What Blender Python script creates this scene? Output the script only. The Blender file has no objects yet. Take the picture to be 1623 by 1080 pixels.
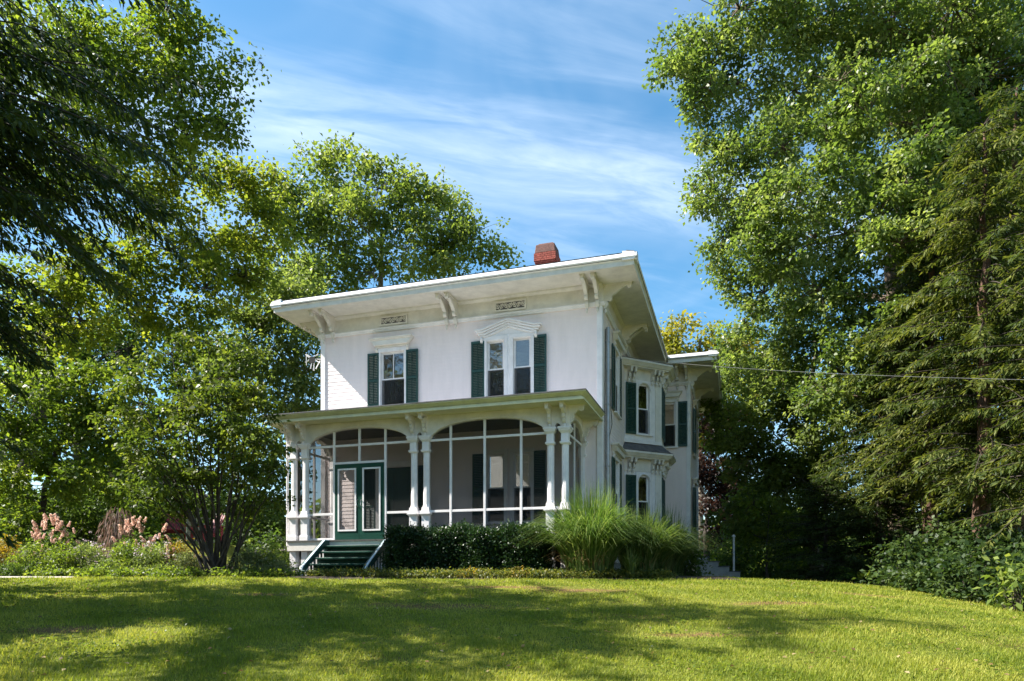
import bpy, bmesh, math, random
import numpy as np
from mathutils import Matrix, Vector

scene = bpy.context.scene
COL = scene.collection
R = math.radians
random.seed(7)

# ------------------------------------------------------------------ camera, sky, sun, exposure
FPX, HZ, CX, PW = 1110.56, 914.6, 811.5, 1623.0        # focal length and horizon of the photograph in its own pixels
cam_d = bpy.data.cameras.new('camera')
cam = bpy.data.objects.new('camera', cam_d)
COL.objects.link(cam)
cam_d.sensor_fit = 'HORIZONTAL'
cam_d.sensor_width = 36.0
cam_d.lens = FPX / PW * 36.0
cam_d.shift_y = (HZ - 540.0) / PW
cam_d.clip_start = 0.1
cam_d.clip_end = 2000.0
cam.location = (0, 0, 0)
cam.rotation_euler = (R(90), 0, 0)
scene.camera = cam

SUN_TO = Vector((-1.038, 0.035, 1.03)).normalized()          # towards the sun: left, level with the house front, 45 degrees up
sun_d = bpy.data.lights.new('sun', 'SUN')
sun_d.energy = 5.0
sun_d.angle = R(0.53)
sun_d.color = (1.0, 0.95, 0.86)
sun = bpy.data.objects.new('sun', sun_d)
COL.objects.link(sun)
sun.rotation_euler = SUN_TO.to_track_quat('Z', 'Y').to_euler()
sun.location = (-40, 10, 60)

world = bpy.data.worlds.new('World')
scene.world = world
world.use_nodes = True
wn, wl = world.node_tree.nodes, world.node_tree.links
wn.clear()


def N(nodes, t, **kw):
    n = nodes.new(t)
    for k, v in kw.items():
        setattr(n, k, v)
    return n


def build_world():
    sky = N(wn, 'ShaderNodeTexSky', sky_type='NISHITA', sun_disc=False)
    sky.sun_elevation = math.asin(SUN_TO.z)
    sky.sun_rotation = math.atan2(SUN_TO.x, SUN_TO.y)
    sky.altitude = 100
    sky.air_density = 1.0
    sky.dust_density = 0.6
    sky.ozone_density = 1.6
    tc = N(wn, 'ShaderNodeTexCoord')
    sep = N(wn, 'ShaderNodeSeparateXYZ')
    wl.new(tc.outputs['Generated'], sep.inputs[0])

    def mth(op, a, b=None, c=None):
        m = N(wn, 'ShaderNodeMath', operation=op)
        for i, s in enumerate((a, b, c)):
            if s is None:
                continue
            if isinstance(s, (int, float)):
                m.inputs[i].default_value = s
            else:
                wl.new(s, m.inputs[i])
        return m.outputs[0]
    zz = mth('ADD', mth('MAXIMUM', sep.outputs['Z'], 0.0), 0.06)
    px = mth('DIVIDE', sep.outputs['X'], zz)
    py = mth('DIVIDE', sep.outputs['Y'], zz)
    # cloud plane, turned so that the streaks run along the first axis
    a = math.atan2(0.235, 0.95)
    ca, sa = math.cos(a), math.sin(a)
    along = mth('ADD', mth('MULTIPLY', px, ca), mth('MULTIPLY', py, sa))
    across = mth('SUBTRACT', mth('MULTIPLY', py, ca), mth('MULTIPLY', px, sa))
    cmb = N(wn, 'ShaderNodeCombineXYZ')
    wl.new(along, cmb.inputs[0])
    wl.new(across, cmb.inputs[1])

    def noise(scale, sx, sy, off, detail=8, rough=0.6, dist=0.6):
        mp = N(wn, 'ShaderNodeMapping')
        mp.inputs['Scale'].default_value = (sx, sy, 1)
        mp.inputs['Location'].default_value = off
        wl.new(cmb.outputs[0], mp.inputs[0])
        t = N(wn, 'ShaderNodeTexNoise', noise_dimensions='3D')
        t.inputs['Scale'].default_value = scale
        t.inputs['Detail'].default_value = detail
        t.inputs['Roughness'].default_value = rough
        t.inputs['Distortion'].default_value = dist
        wl.new(mp.outputs[0], t.inputs['Vector'])
        return t.outputs['Fac']

    def ramp(src, lo, hi):
        mr = N(wn, 'ShaderNodeMapRange', interpolation_type='SMOOTHSTEP')
        mr.inputs['From Min'].default_value = lo
        mr.inputs['From Max'].default_value = hi
        wl.new(src, mr.inputs['Value'])
        return mr.outputs['Result']
    n1 = noise(1.0, 1.1, 3.2, (3.3, 1.7, 0), dist=1.0)
    n2 = noise(1.0, 3.5, 13.0, (0.4, 5.1, 0), dist=0.5)
    n3 = noise(1.0, 1.6, 2.2, (8.2, 0.3, 2), 4)
    wisps = mth('MULTIPLY', ramp(n1, 0.42, 0.78), mth('ADD', mth('MULTIPLY', n2, 0.9), 0.35))
    # one long band of cirrus across the sky
    wob = mth('MULTIPLY', mth('SUBTRACT', n3, 0.5), 0.30)
    dist = mth('ABSOLUTE', mth('ADD', mth('SUBTRACT', across, 1.48), wob))
    band = mth('MULTIPLY', ramp(mth('SUBTRACT', 0.26, dist), 0.0, 0.26), mth('ADD', mth('MULTIPLY', ramp(n2, 0.3, 0.7), 0.75), 0.3))
    veil = mth('MULTIPLY', ramp(n3, 0.30, 0.8), 0.22)
    tot = mth('MINIMUM', mth('ADD', mth('ADD', mth('MULTIPLY', wisps, 0.30), mth('MULTIPLY', band, 0.42)), veil), 0.7)
    fade = ramp(sep.outputs['Z'], -0.02, 0.12)
    tot = mth('MULTIPLY', tot, fade)
    hsv = N(wn, 'ShaderNodeHueSaturation')
    hsv.inputs['Hue'].default_value = 0.487
    hsv.inputs['Saturation'].default_value = 1.3
    hsv.inputs['Value'].default_value = 1.0
    wl.new(sky.outputs[0], hsv.inputs['Color'])
    mix = N(wn, 'ShaderNodeMix', data_type='RGBA')
    wl.new(tot, mix.inputs['Factor'])
    wl.new(hsv.outputs[0], mix.inputs['A'])
    mix.inputs['B'].default_value = (4.6, 5.4, 6.4, 1)
    bg = N(wn, 'ShaderNodeBackground')
    bg.inputs['Strength'].default_value = 0.08
    wl.new(mix.outputs['Result'], bg.inputs['Color'])
    out = N(wn, 'ShaderNodeOutputWorld')
    wl.new(bg.outputs[0], out.inputs[0])


build_world()
vs = scene.view_settings
vs.view_transform = 'Standard'
vs.look = 'None'
vs.gamma = 1.0
vs.use_curve_mapping = False
vs.exposure = 1.6
scene.cycles.max_bounces = 8
scene.cycles.diffuse_bounces = 4
scene.cycles.transparent_max_bounces = 16


# ------------------------------------------------------------------ helpers
def at(px, py, Y):
    return np.array(((px - CX) / FPX * Y, Y, (HZ - py) / FPX * Y))


def ground(x, y):
    x = np.asarray(x, float)
    y = np.asarray(y, float)
    s = np.clip(y / 17.0, -3, 1)
    g = -1.6 * np.power(np.clip(1 - s, 0, None), 1.25)
    g = g - 0.03 * np.power(np.clip(x - 4.0, 0, 40), 1.5) * np.clip(1 - (y - 13) / 16.0, 0.25, 1.0)
    g = g - 0.02 * np.clip(-x - 14, 0, None) * np.clip((18 - y) / 10, 0, 1)
    g = g - 0.00035 * np.clip(y - 34, 0, None) ** 2 * np.clip(1 - (y - 34) / 200, 0.1, 1)
    g = g + 0.03 * np.sin(x * 0.55 + 1.0) * np.sin(y * 0.43) * np.clip((17 - y) / 6, 0, 1)
    sm = lambda t: np.clip(t, 0, 1) ** 2 * (3 - 2 * np.clip(t, 0, 1))
    g = g + 1.2 * sm((y - 19.5) / 4.0) * sm((-x - 7.5) / 3.0) * (1 - sm((y - 50) / 30))     # the garden rises to the left of the house
    return g


def new_mat(name):
    m = bpy.data.materials.new(name)
    m.use_nodes = True
    nt = m.node_tree
    nt.nodes.clear()
    return m, nt.nodes, nt.links


def solid(name, col, rough=0.6, var=0.12, scale=6.0, bump=0.0, bscale=40.0, metal=0.0, spec=0.4, stretch=None, col2=None):
    """plain procedural material: a base colour broken up by noise (two tones), fine relief"""
    m, n, l = new_mat(name)
    out = N(n, 'ShaderNodeOutputMaterial')
    p = N(n, 'ShaderNodeBsdfPrincipled')
    l.new(p.outputs[0], out.inputs[0])
    p.inputs['Roughness'].default_value = rough
    p.inputs['Metallic'].default_value = metal
    p.inputs['Specular IOR Level'].default_value = spec
    tc = N(n, 'ShaderNodeTexCoord')
    mp = N(n, 'ShaderNodeMapping')
    if stretch:
        mp.inputs['Scale'].default_value = stretch
    l.new(tc.outputs['Object'], mp.inputs[0])
    t = N(n, 'ShaderNodeTexNoise')
    t.inputs['Scale'].default_value = scale
    t.inputs['Detail'].default_value = 6
    t.inputs['Roughness'].default_value = 0.65
    l.new(mp.outputs[0], t.inputs['Vector'])
    r = N(n, 'ShaderNodeValToRGB')
    if col2 is None:
        col2 = tuple(c * (1 - 2 * var) for c in col)
        col1 = tuple(min(1, c * (1 + var * 0.4)) for c in col)
    else:
        col1 = col
    r.color_ramp.elements[0].position = 0.3
    r.color_ramp.elements[0].color = (*col2, 1)
    r.color_ramp.elements[1].position = 0.62
    r.color_ramp.elements[1].color = (*col1, 1)
    l.new(t.outputs['Fac'], r.inputs['Fac'])
    l.new(r.outputs[0], p.inputs['Base Color'])
    if bump:
        t2 = N(n, 'ShaderNodeTexNoise')
        t2.inputs['Scale'].default_value = bscale
        t2.inputs['Detail'].default_value = 5
        l.new(mp.outputs[0], t2.inputs['Vector'])
        b = N(n, 'ShaderNodeBump')
        b.inputs['Strength'].default_value = bump
        b.inputs['Distance'].default_value = 0.02
        l.new(t2.outputs['Fac'], b.inputs['Height'])
        l.new(b.outputs[0], p.inputs['Normal'])
    return m


def leaf_mat(name, c_dark, c_mid, c_light, trans=0.4, rough=0.5, spec=0.3, tcol=(1.12, 1.12, 0.58)):
    """leaf: per-leaf tone from the face attribute 'v', some light passing through"""
    m, n, l = new_mat(name)
    out = N(n, 'ShaderNodeOutputMaterial')
    a = N(n, 'ShaderNodeAttribute', attribute_name='v')
    r = N(n, 'ShaderNodeValToRGB')
    e = r.color_ramp.elements
    e[0].position = 0.12
    e[0].color = (*c_dark, 1)
    e[1].position = 0.9
    e[1].color = (*c_light, 1)
    k = e.new(0.5)
    k.color = (*c_mid, 1)
    l.new(a.outputs['Fac'], r.inputs['Fac'])
    p = N(n, 'ShaderNodeBsdfPrincipled')
    p.inputs['Roughness'].default_value = rough
    p.inputs['Specular IOR Level'].default_value = spec
    l.new(r.outputs[0], p.inputs['Base Color'])
    tl = N(n, 'ShaderNodeBsdfTranslucent')
    mul = N(n, 'ShaderNodeMix', data_type='RGBA', blend_type='MULTIPLY')
    mul.inputs['Factor'].default_value = 1.0
    l.new(r.outputs[0], mul.inputs['A'])
    mul.inputs['B'].default_value = (tcol[0] * 1.7, tcol[1] * 1.7, tcol[2] * 1.7, 1)
    l.new(mul.outputs['Result'], tl.inputs['Color'])
    mx = N(n, 'ShaderNodeMixShader')
    mx.inputs[0].default_value = trans
    l.new(p.outputs[0], mx.inputs[1])
    l.new(tl.outputs[0], mx.inputs[2])
    l.new(mx.outputs[0], out.inputs[0])
    return m


M = {}
M['white'] = solid('white_paint', (0.82, 0.785, 0.79), 0.55, 0.08, 2.5, 0.15, 60)
M['siding'] = solid('white_clapboard_paint', (0.88, 0.765, 0.755), 0.6, 0.035, 1.6, 0.2, 30, stretch=(2.2, 2.2, .5))
M['cream'] = solid('cream_trim_paint', (0.75, 0.705, 0.65), 0.55, 0.09, 3.0, 0.15, 50)
M['porch_cream'] = solid('yellowish_cream_paint', (0.68, 0.655, 0.43), 0.55, 0.09, 3.0, 0.15, 50)
M['green'] = solid('dark_green_paint', (0.018, 0.060, 0.047), 0.42, 0.12, 5.0, 0.1, 60, spec=0.5)
M['door_green'] = solid('bottle_green_paint', (0.007, 0.058, 0.040), 0.35, 0.1, 4.0, 0.1, 60, spec=0.5)
M['edge'] = solid('pale_edge_paint', (0.55, 0.66, 0.72), 0.6, 0.15, 14, 0.2, 60)  # pale tone of the strip along the step sides
M['metal_roof'] = solid('grey_metal_roof', (0.42, 0.43, 0.45), 0.4, 0.15, 4, 0.1, 30, metal=0.6)
M['gutter'] = solid('white_metal_gutter', (0.82, 0.80, 0.82), 0.5, 0.08, 3, 0.05, 30, spec=0.4)
M['gutter_dark'] = solid('weathered_gutter_lip', (0.12, 0.12, 0.13), 0.6, 0.3, 6)
M['dark'] = solid('dark_panel_and_shade', (0.03, 0.03, 0.032), 0.9, 0.2, 3)
M['curtain'] = solid('mauve_curtain_cloth', (0.20, 0.15, 0.18), 0.9, 0.15, 9, 0.2, 80, stretch=(4, 4, 0.5))
M['lace'] = solid('pale_curtain_cloth', (0.55, 0.54, 0.54), 0.9, 0.1, 9, 0.2, 80)
M['brick'] = solid('red_brick', (0.36, 0.085, 0.06), 0.85, 0.22, 9, 0.4, 40)
M['mortar'] = solid('mortar', (0.30, 0.22, 0.19), 0.9, 0.1, 9)
M['capstone'] = solid('sooty_brick_cap', (0.17, 0.085, 0.07), 0.9, 0.2, 7, 0.4, 30)
M['stone'] = solid('grey_foundation_stone', (0.30, 0.29, 0.27), 0.85, 0.2, 4, 0.4, 18)
M['concrete'] = solid('pale_concrete', (0.36, 0.35, 0.34), 0.85, 0.15, 3, 0.3, 25)
M['bark'] = solid('brown_bark', (0.13, 0.095, 0.065), 0.9, 0.3, 5, 1.0, 14, stretch=(3, 3, 0.6))
M['bark_red'] = solid('reddish_hemlock_bark', (0.13, 0.072, 0.05), 0.9, 0.3, 5, 1.0, 12, stretch=(3, 3, 0.6))
M['bark_grey'] = solid('grey_bark', (0.19, 0.165, 0.13), 0.9, 0.3, 5, 1.0, 14, stretch=(3, 3, 0.6))
M['bark_dark'] = solid('dark_stem_bark', (0.055, 0.042, 0.034), 0.85, 0.3, 6, 0.8, 20)
M['porch_board'] = solid('dark_porch_board_paint', (0.085, 0.082, 0.075), 0.6, 0.15, 5, 0.1, 40)
M['soil'] = solid('dark_mulch', (0.050, 0.034, 0.022), 0.95, 0.35, 12, 1.0, 40)
M['path'] = solid('pale_path_stone', (0.42, 0.38, 0.33), 0.9, 0.15, 5, 0.4, 30)
M['red'] = solid('red_chair_paint', (0.22, 0.018, 0.024), 0.5, 0.15, 6)
M['barn'] = solid('weathered_lilac_boards', (0.33, 0.29, 0.31), 0.85, 0.2, 3, 0.3, 20, stretch=(1, 1, 5))
M['shingle'] = solid('grey_shingle', (0.13, 0.12, 0.125), 0.9, 0.25, 5, 0.4, 30)
M['wire'] = solid('pale_cable', (0.22, 0.22, 0.22), 0.5, 0.05, 3)
M['black'] = solid('black_cable', (0.02, 0.02, 0.02), 0.5, 0.05, 3)
M['metal'] = solid('brushed_metal', (0.55, 0.55, 0.55), 0.3, 0.1, 10, metal=1.0)


def glass_mat():
    m, n, l = new_mat('window_glass')
    out = N(n, 'ShaderNodeOutputMaterial')
    fr = N(n, 'ShaderNodeFresnel')
    fr.inputs['IOR'].default_value = 1.6
    tr = N(n, 'ShaderNodeBsdfTransparent')
    tr.inputs['Color'].default_value = (0.82, 0.84, 0.84, 1)
    gl = N(n, 'ShaderNodeBsdfGlossy')
    gl.inputs['Roughness'].default_value = 0.01
    tc = N(n, 'ShaderNodeTexCoord')
    t = N(n, 'ShaderNodeTexNoise')
    t.inputs['Scale'].default_value = 4.0
    b = N(n, 'ShaderNodeBump')
    b.inputs['Strength'].default_value = 0.06
    b.inputs['Distance'].default_value = 0.05
    l.new(tc.outputs['Object'], t.inputs['Vector'])
    l.new(t.outputs['Fac'], b.inputs['Height'])
    l.new(b.outputs[0], gl.inputs['Normal'])
    ad = N(n, 'ShaderNodeMath', operation='MULTIPLY_ADD')
    l.new(fr.outputs[0], ad.inputs[0])
    ad.inputs[1].default_value = 1.0
    ad.inputs[2].default_value = 0.08
    mx = N(n, 'ShaderNodeMixShader')
    l.new(ad.outputs[0], mx.inputs[0])
    l.new(tr.outputs[0], mx.inputs[1])
    l.new(gl.outputs[0], mx.inputs[2])
    l.new(mx.outputs[0], out.inputs[0])
    return m


def screen_mat(name='insect_screen', fac=0.28):
    m, n, l = new_mat(name)
    out = N(n, 'ShaderNodeOutputMaterial')
    tr = N(n, 'ShaderNodeBsdfTransparent')
    df = N(n, 'ShaderNodeBsdfDiffuse')
    df.inputs['Color'].default_value = (0.035, 0.036, 0.036, 1)
    mx = N(n, 'ShaderNodeMixShader')
    mx.inputs[0].default_value = fac
    l.new(tr.outputs[0], mx.inputs[1])
    l.new(df.outputs[0], mx.inputs[2])
    l.new(mx.outputs[0], out.inputs[0])
    return m


M['glass'] = glass_mat()
M['screen'] = screen_mat()
M['half_screen'] = screen_mat('window_half_screen', 0.4)


class MB:
    def __init__(self):
        self.v = []
        self.f = []

    def add(self, vs_, fs, mat=None):
        o = len(self.v)
        for p in vs_:
            q = Vector(p)
            self.v.append(tuple(mat @ q) if mat is not None else tuple(q))
        for f in fs:
            self.f.append(tuple(i + o for i in f))
        return self

    def box(self, x0, x1, y0, y1, z0, z1, mat=None):
        return self.add([(x0, y0, z0), (x1, y0, z0), (x1, y1, z0), (x0, y1, z0), (x0, y0, z1), (x1, y0, z1), (x1, y1, z1), (x0, y1, z1)],
                        [(0, 3, 2, 1), (4, 5, 6, 7), (0, 1, 5, 4), (1, 2, 6, 5), (2, 3, 7, 6), (3, 0, 4, 7)], mat)

    def taper(self, x0, x1, y0, y1, z0, X0, X1, Y0, Y1, z1):
        return self.add([(x0, y0, z0), (x1, y0, z0), (x1, y1, z0), (x0, y1, z0), (X0, Y0, z1), (X1, Y0, z1), (X1, Y1, z1), (X0, Y1, z1)],
                        [(0, 3, 2, 1), (4, 5, 6, 7), (0, 1, 5, 4), (1, 2, 6, 5), (2, 3, 7, 6), (3, 0, 4, 7)])

    def prism(self, poly, plane, a, b, mat=None):
        n = len(poly)
        def P(p, q, t):
            return {'yz': (t, p, q), 'xz': (p, t, q), 'xy': (p, q, t)}[plane]
        vs_ = [P(p, q, a) for p, q in poly] + [P(p, q, b) for p, q in poly]
        fs = [tuple(range(n - 1, -1, -1)), tuple(range(n, 2 * n))]
        fs += [(i, (i + 1) % n, (i + 1) % n + n, i + n) for i in range(n)]
        return self.add(vs_, fs, mat)

    def tube(self, path, rad, k=8, cap=True):
        path = [Vector(p) for p in path]
        n = len(path)
        if not hasattr(rad, '__len__'):
            rad = [rad] * n
        vs_, fs = [], []
        up = Vector((0.3, 0.2, 1)).normalized()
        for i, p in enumerate(path):
            t = (path[min(i + 1, n - 1)] - path[max(i - 1, 0)]).normalized()
            s = t.cross(up)
            if s.length < 1e-3:
                s = t.cross(Vector((1, 0, 0)))
            s.normalize()
            w = t.cross(s)
            for j in range(k):
                a = 2 * math.pi * j / k
                vs_.append(p + (s * math.cos(a) + w * math.sin(a)) * rad[i])
        for i in range(n - 1):
            for j in range(k):
                fs.append((i * k + j, i * k + (j + 1) % k, (i + 1) * k + (j + 1) % k, (i + 1) * k + j))
        if cap:
            fs.append(tuple(range(k - 1, -1, -1)))
            fs.append(tuple((n - 1) * k + j for j in range(k)))
        return self.add(vs_, fs)

    def lathe(self, prof, k=16, cx=0, cy=0, rot=0.0):
        vs_, fs = [], []
        for r, z in prof:
            for j in range(k):
                a = 2 * math.pi * j / k + rot
                vs_.append((cx + r * math.cos(a), cy + r * math.sin(a), z))
        n = len(prof)
        for i in range(n - 1):
            for j in range(k):
                fs.append((i * k + j, i * k + (j + 1) % k, (i + 1) * k + (j + 1) % k, (i + 1) * k + j))
        fs.append(tuple(range(k - 1, -1, -1)))
        fs.append(tuple((n - 1) * k + j for j in range(k)))
        return self.add(vs_, fs)

    def mesh(self, name, mat, fix=True, smooth=False):
        me = bpy.data.meshes.new(name)
        me.from_pydata(self.v, [], self.f)
        if fix:
            bm = bmesh.new()
            bm.from_mesh(me)
            bmesh.ops.recalc_face_normals(bm, faces=bm.faces)
            bm.to_mesh(me)
            bm.free()
        me.materials.append(mat)
        if smooth:
            me.polygons.foreach_set('use_smooth', [True] * len(me.polygons))
        return me


def link(name, me, parent=None, loc=(0, 0, 0), rot=0.0, label=None, cat=None, group=None, kind=None, bevel=0.0):
    o = bpy.data.objects.new(name, me)
    COL.objects.link(o)
    o.location = loc
    o.rotation_euler = (0, 0, rot)
    if parent is not None:
        o.parent = parent
    for k, v in (('label', label), ('category', cat), ('group', group), ('kind', kind)):
        if v:
            o[k] = v
    if bevel:
        b = o.modifiers.new('bevel', 'BEVEL')
        b.width = bevel
        b.segments = 1
        b.limit_method = 'ANGLE'
        b.angle_limit = R(40)
    return o


def obj(name, mb, mat, parent=None, loc=(0, 0, 0), rot=0.0, smooth=False, **kw):
    return link(name, mb.mesh(name, mat, smooth=smooth), parent, loc, rot, **kw)


def thing(name, label, cat, loc=(0, 0, 0), rot=0.0, group=None):
    return link(name, None, None, tuple(float(c) for c in loc), rot, label, cat, group)


# ================================================================== SETTING: terrain
def axis(lo, hi, fine_lo, fine_hi, fine, coarse):
    a = list(np.arange(lo, fine_lo, coarse)) + list(np.arange(fine_lo, fine_hi, fine)) + list(np.arange(fine_hi, hi + coarse, coarse))
    return np.array(a)


BARE = [(-1.3, 10.9, 1.5, .45), (1.2, 13.2, 1.3, .5), (-.3, 13.8, 1.9, .3), (-5.6, 8.6, .9, .35), (4.2, 11.2, 1.1, .35), (-4.4, 12.2, .9, .3), (2.2, 8.4, .8, .25), (7.0, 13.5, 1.2, .4)]


def lawn_material():
    m, n, l = new_mat('lawn_turf')
    out = N(n, 'ShaderNodeOutputMaterial')
    p = N(n, 'ShaderNodeBsdfPrincipled')
    l.new(p.outputs[0], out.inputs[0])
    p.inputs['Roughness'].default_value = 0.9
    p.inputs['Specular IOR Level'].default_value = 0.1
    tc = N(n, 'ShaderNodeTexCoord')

    def noise(s, d=5):
        t = N(n, 'ShaderNodeTexNoise')
        t.inputs['Scale'].default_value = s
        t.inputs['Detail'].default_value = d
        l.new(tc.outputs['Object'], t.inputs['Vector'])
        return t.outputs['Fac']
    r1 = N(n, 'ShaderNodeValToRGB')
    r1.color_ramp.elements[0].position = 0.3
    r1.color_ramp.elements[0].color = (0.085, 0.112, 0.014, 1)
    r1.color_ramp.elements[1].position = 0.7
    r1.color_ramp.elements[1].color = (0.20, 0.21, 0.034, 1)
    l.new(noise(14, 8), r1.inputs['Fac'])
    r2 = N(n, 'ShaderNodeValToRGB')
    r2.color_ramp.elements[0].position = 0.60
    r2.color_ramp.elements[0].color = (0, 0, 0, 1)
    r2.color_ramp.elements[1].position = 0.76
    r2.color_ramp.elements[1].color = (1, 1, 1, 1)
    l.new(noise(0.55, 6), r2.inputs['Fac'])
    mx = N(n, 'ShaderNodeMix', data_type='RGBA')
    l.new(r2.outputs[0], mx.inputs['Factor'])
    l.new(r1.outputs[0], mx.inputs['A'])
    mx.inputs['B'].default_value = (0.17, 0.115, 0.045, 1)
    last = mx.outputs['Result']
    big = noise(2.6, 6)
    for cx_, cy_, rx, ry in BARE:                              # worn patches where the earth shows
        mp = N(n, 'ShaderNodeMapping')
        mp.inputs['Location'].default_value = (-cx_ / rx, -cy_ / ry, 0)
        mp.inputs['Scale'].default_value = (1 / rx, 1 / ry, 0)
        l.new(tc.outputs['Object'], mp.inputs[0])
        ln = N(n, 'ShaderNodeVectorMath', operation='LENGTH')
        l.new(mp.outputs[0], ln.inputs[0])
        ma = N(n, 'ShaderNodeMath', operation='MULTIPLY_ADD')
        l.new(big, ma.inputs[0])
        ma.inputs[1].default_value = 1.6
        l.new(ln.outputs['Value'], ma.inputs[2])
        mr = N(n, 'ShaderNodeMapRange')
        mr.inputs['From Min'].default_value = 1.15
        mr.inputs['From Max'].default_value = 1.75
        mr.inputs['To Min'].default_value = 0.85
        mr.inputs['To Max'].default_value = 0.0
        l.new(ma.outputs[0], mr.inputs['Value'])
        m2 = N(n, 'ShaderNodeMix', data_type='RGBA')
        l.new(mr.outputs[0], m2.inputs['Factor'])
        l.new(last, m2.inputs['A'])
        m2.inputs['B'].default_value = (0.20, 0.115, 0.055, 1)
        last = m2.outputs['Result']
    l.new(last, p.inputs['Base Color'])
    b = N(n, 'ShaderNodeBump')
    b.inputs['Strength'].default_value = 0.9
    b.inputs['Distance'].default_value = 0.05
    l.new(noise(60, 4), b.inputs['Height'])
    l.new(b.outputs[0], p.inputs['Normal'])
    return m


M['lawn'] = lawn_material()


def grid_mesh(name, xs, ys, zf, mat):
    X, Y = np.meshgrid(xs, ys)
    Z = zf(X, Y)
    nx, ny = len(xs), len(ys)
    vs_ = np.stack([X, Y, Z], -1).reshape(-1, 3)
    i = np.arange(ny - 1)[:, None] * nx + np.arange(nx - 1)[None, :]
    fs = np.stack([i, i + 1, i + 1 + nx, i + nx], -1).reshape(-1, 4)
    return np_mesh(name, vs_, fs, mat, smooth=True)


def np_mesh(name, verts, faces, mat, vattr=None, smooth=False):
    me = bpy.data.meshes.new(name)
    verts = np.ascontiguousarray(verts, dtype=np.float32)
    faces = np.ascontiguousarray(faces, dtype=np.int32)
    nf, k = faces.shape
    me.vertices.add(len(verts))
    me.vertices.foreach_set('co', verts.ravel())
    me.loops.add(nf * k)
    me.loops.foreach_set('vertex_index', faces.ravel())
    me.polygons.add(nf)
    me.polygons.foreach_set('loop_start', np.arange(0, nf * k, k, dtype=np.int32))
    me.polygons.foreach_set('loop_total', np.full(nf, k, dtype=np.int32))
    if smooth:
        me.polygons.foreach_set('use_smooth', np.ones(nf, dtype=bool))
    if vattr is not None:
        at_ = me.attributes.new('v', 'FLOAT', 'FACE')
        at_.data.foreach_set('value', np.ascontiguousarray(vattr, dtype=np.float32))
    me.materials.append(mat)
    me.update()
    me.validate()
    return me


link('lawn', grid_mesh('lawn', axis(-260, 260, -24, 24, 0.5, 8), axis(-30, 420, -2, 32, 0.5, 8), ground, M['lawn']), kind='structure')


def bed(name, front, back, x0, x1, mat, lift, nx=60, ny=6):
    """a sheet of soil lying on the ground between two curves front(x), back(x)"""
    xs = np.linspace(x0, x1, nx)
    T = np.linspace(0, 1, ny)
    X = np.repeat(xs[None, :], ny, 0)
    Y = front(xs)[None, :] * (1 - T[:, None]) + back(xs)[None, :] * T[:, None]
    Z = ground(X, Y) + lift * np.where((T == 0) | (T == 1), 0.3, 1.0)[:, None]
    vs_ = np.stack([X, Y, Z], -1).reshape(-1, 3)
    i = np.arange(ny - 1)[:, None] * nx + np.arange(nx - 1)[None, :]
    fs = np.stack([i, i + 1, i + 1 + nx, i + nx], -1).reshape(-1, 4)
    return link(name, np_mesh(name, vs_, fs, mat, smooth=True), kind='structure')


def bed_front(x):
    x = np.asarray(x, float)
    return np.where(x < -6, 16.9 + 0.25 * np.sin(x * 0.4), np.where(x < -4.2, 16.9 + (x + 6) * -0.55, 15.85)) + 0.12 * np.sin(x * 1.9)


bed('garden_bed', bed_front, lambda x: np.full_like(x, 22.0), -22, 5.2, M['soil'], 0.03, 140, 14)
bed('garden_path', lambda x: 16.35 + 0.12 * np.sin(x * 0.3), lambda x: 16.8 + 0.2 * np.sin(x * 0.35), -22, -10.3, M['path'], 0.02, 60, 4)

# ================================================================== HOUSE
YAW = 0.309
CO = Vector((2.531, 19.8, 0.0))
house = thing('house', 'white two storey clapboard house with wide bracketed eaves, green shutters and a screened front porch', 'house', CO, -YAW)
W, EV, PD = 9.077, 1.054, 2.07
ZS, ZF, ZT = 8.27, 7.70, 8.56                # soffit, frieze foot, roof edge
L1, LW, UW = 9.1, 16.0, 1.87                 # depth of the main block, of the wing, width of the wing past the main block
HP = dict(parent=house)


def cells(a0, a1, z0, z1, openings):
    A = sorted({a0, a1, *[min(max(o[i], a0), a1) for o in openings for i in (0, 1)]})
    Z = sorted({z0, z1, *[min(max(o[i], z0), z1) for o in openings for i in (2, 3)]})
    for i in range(len(A) - 1):
        for j in range(len(Z) - 1):
            am, zm = (A[i] + A[i + 1]) / 2, (Z[j] + Z[j + 1]) / 2
            if not any(o[0] < am < o[1] and o[2] < zm < o[3] for o in openings):
                yield A[i], A[i + 1], Z[j], Z[j + 1]


def wall(length, z0, z1, openings, loc, rot, boards=True, t=0.15):
    """local x along the wall, -y outside; wall core with openings cut, lapped clapboards in front of it"""
    mb = MB()
    for c in cells(0, length, z0, z1, openings):
        mb.box(c[0], c[1], 0.02, t, c[2], c[3])
    w = obj('wall', mb, M['white'], house, loc, rot)
    if boards:
        mb = MB()
        pitch = 0.118
        n = int((z1 - z0) / pitch) + 1
        for i in range(n):
            za, zb = z0 + i * pitch, min(z0 + (i + 1) * pitch + 0.012, z1)
            mid = (za + zb) / 2
            cuts = sorted([(o[0], o[1]) for o in openings if o[2] - 0.02 < mid < o[3] + 0.02])
            x = 0.0
            spans = []
            for c0, c1 in cuts:
                if c0 > x:
                    spans.append((x, c0))
                x = max(x, c1)
            if x < length:
                spans.append((x, length))
            j = random.uniform(-0.0012, 0.0012)
            for s0, s1 in spans:
                mb.add([(s0, -0.0065 + j, za), (s1, -0.0065 + j, za), (s1, 0.001, zb), (s0, 0.001, zb), (s0, 0.02, za), (s1, 0.02, za)],
                       [(0, 1, 2, 3), (0, 4, 5, 1)])
        me = mb.mesh('clapboards', M['siding'], fix=False)
        link('clapboards', me, w, kind='stuff')
    return w


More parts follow.
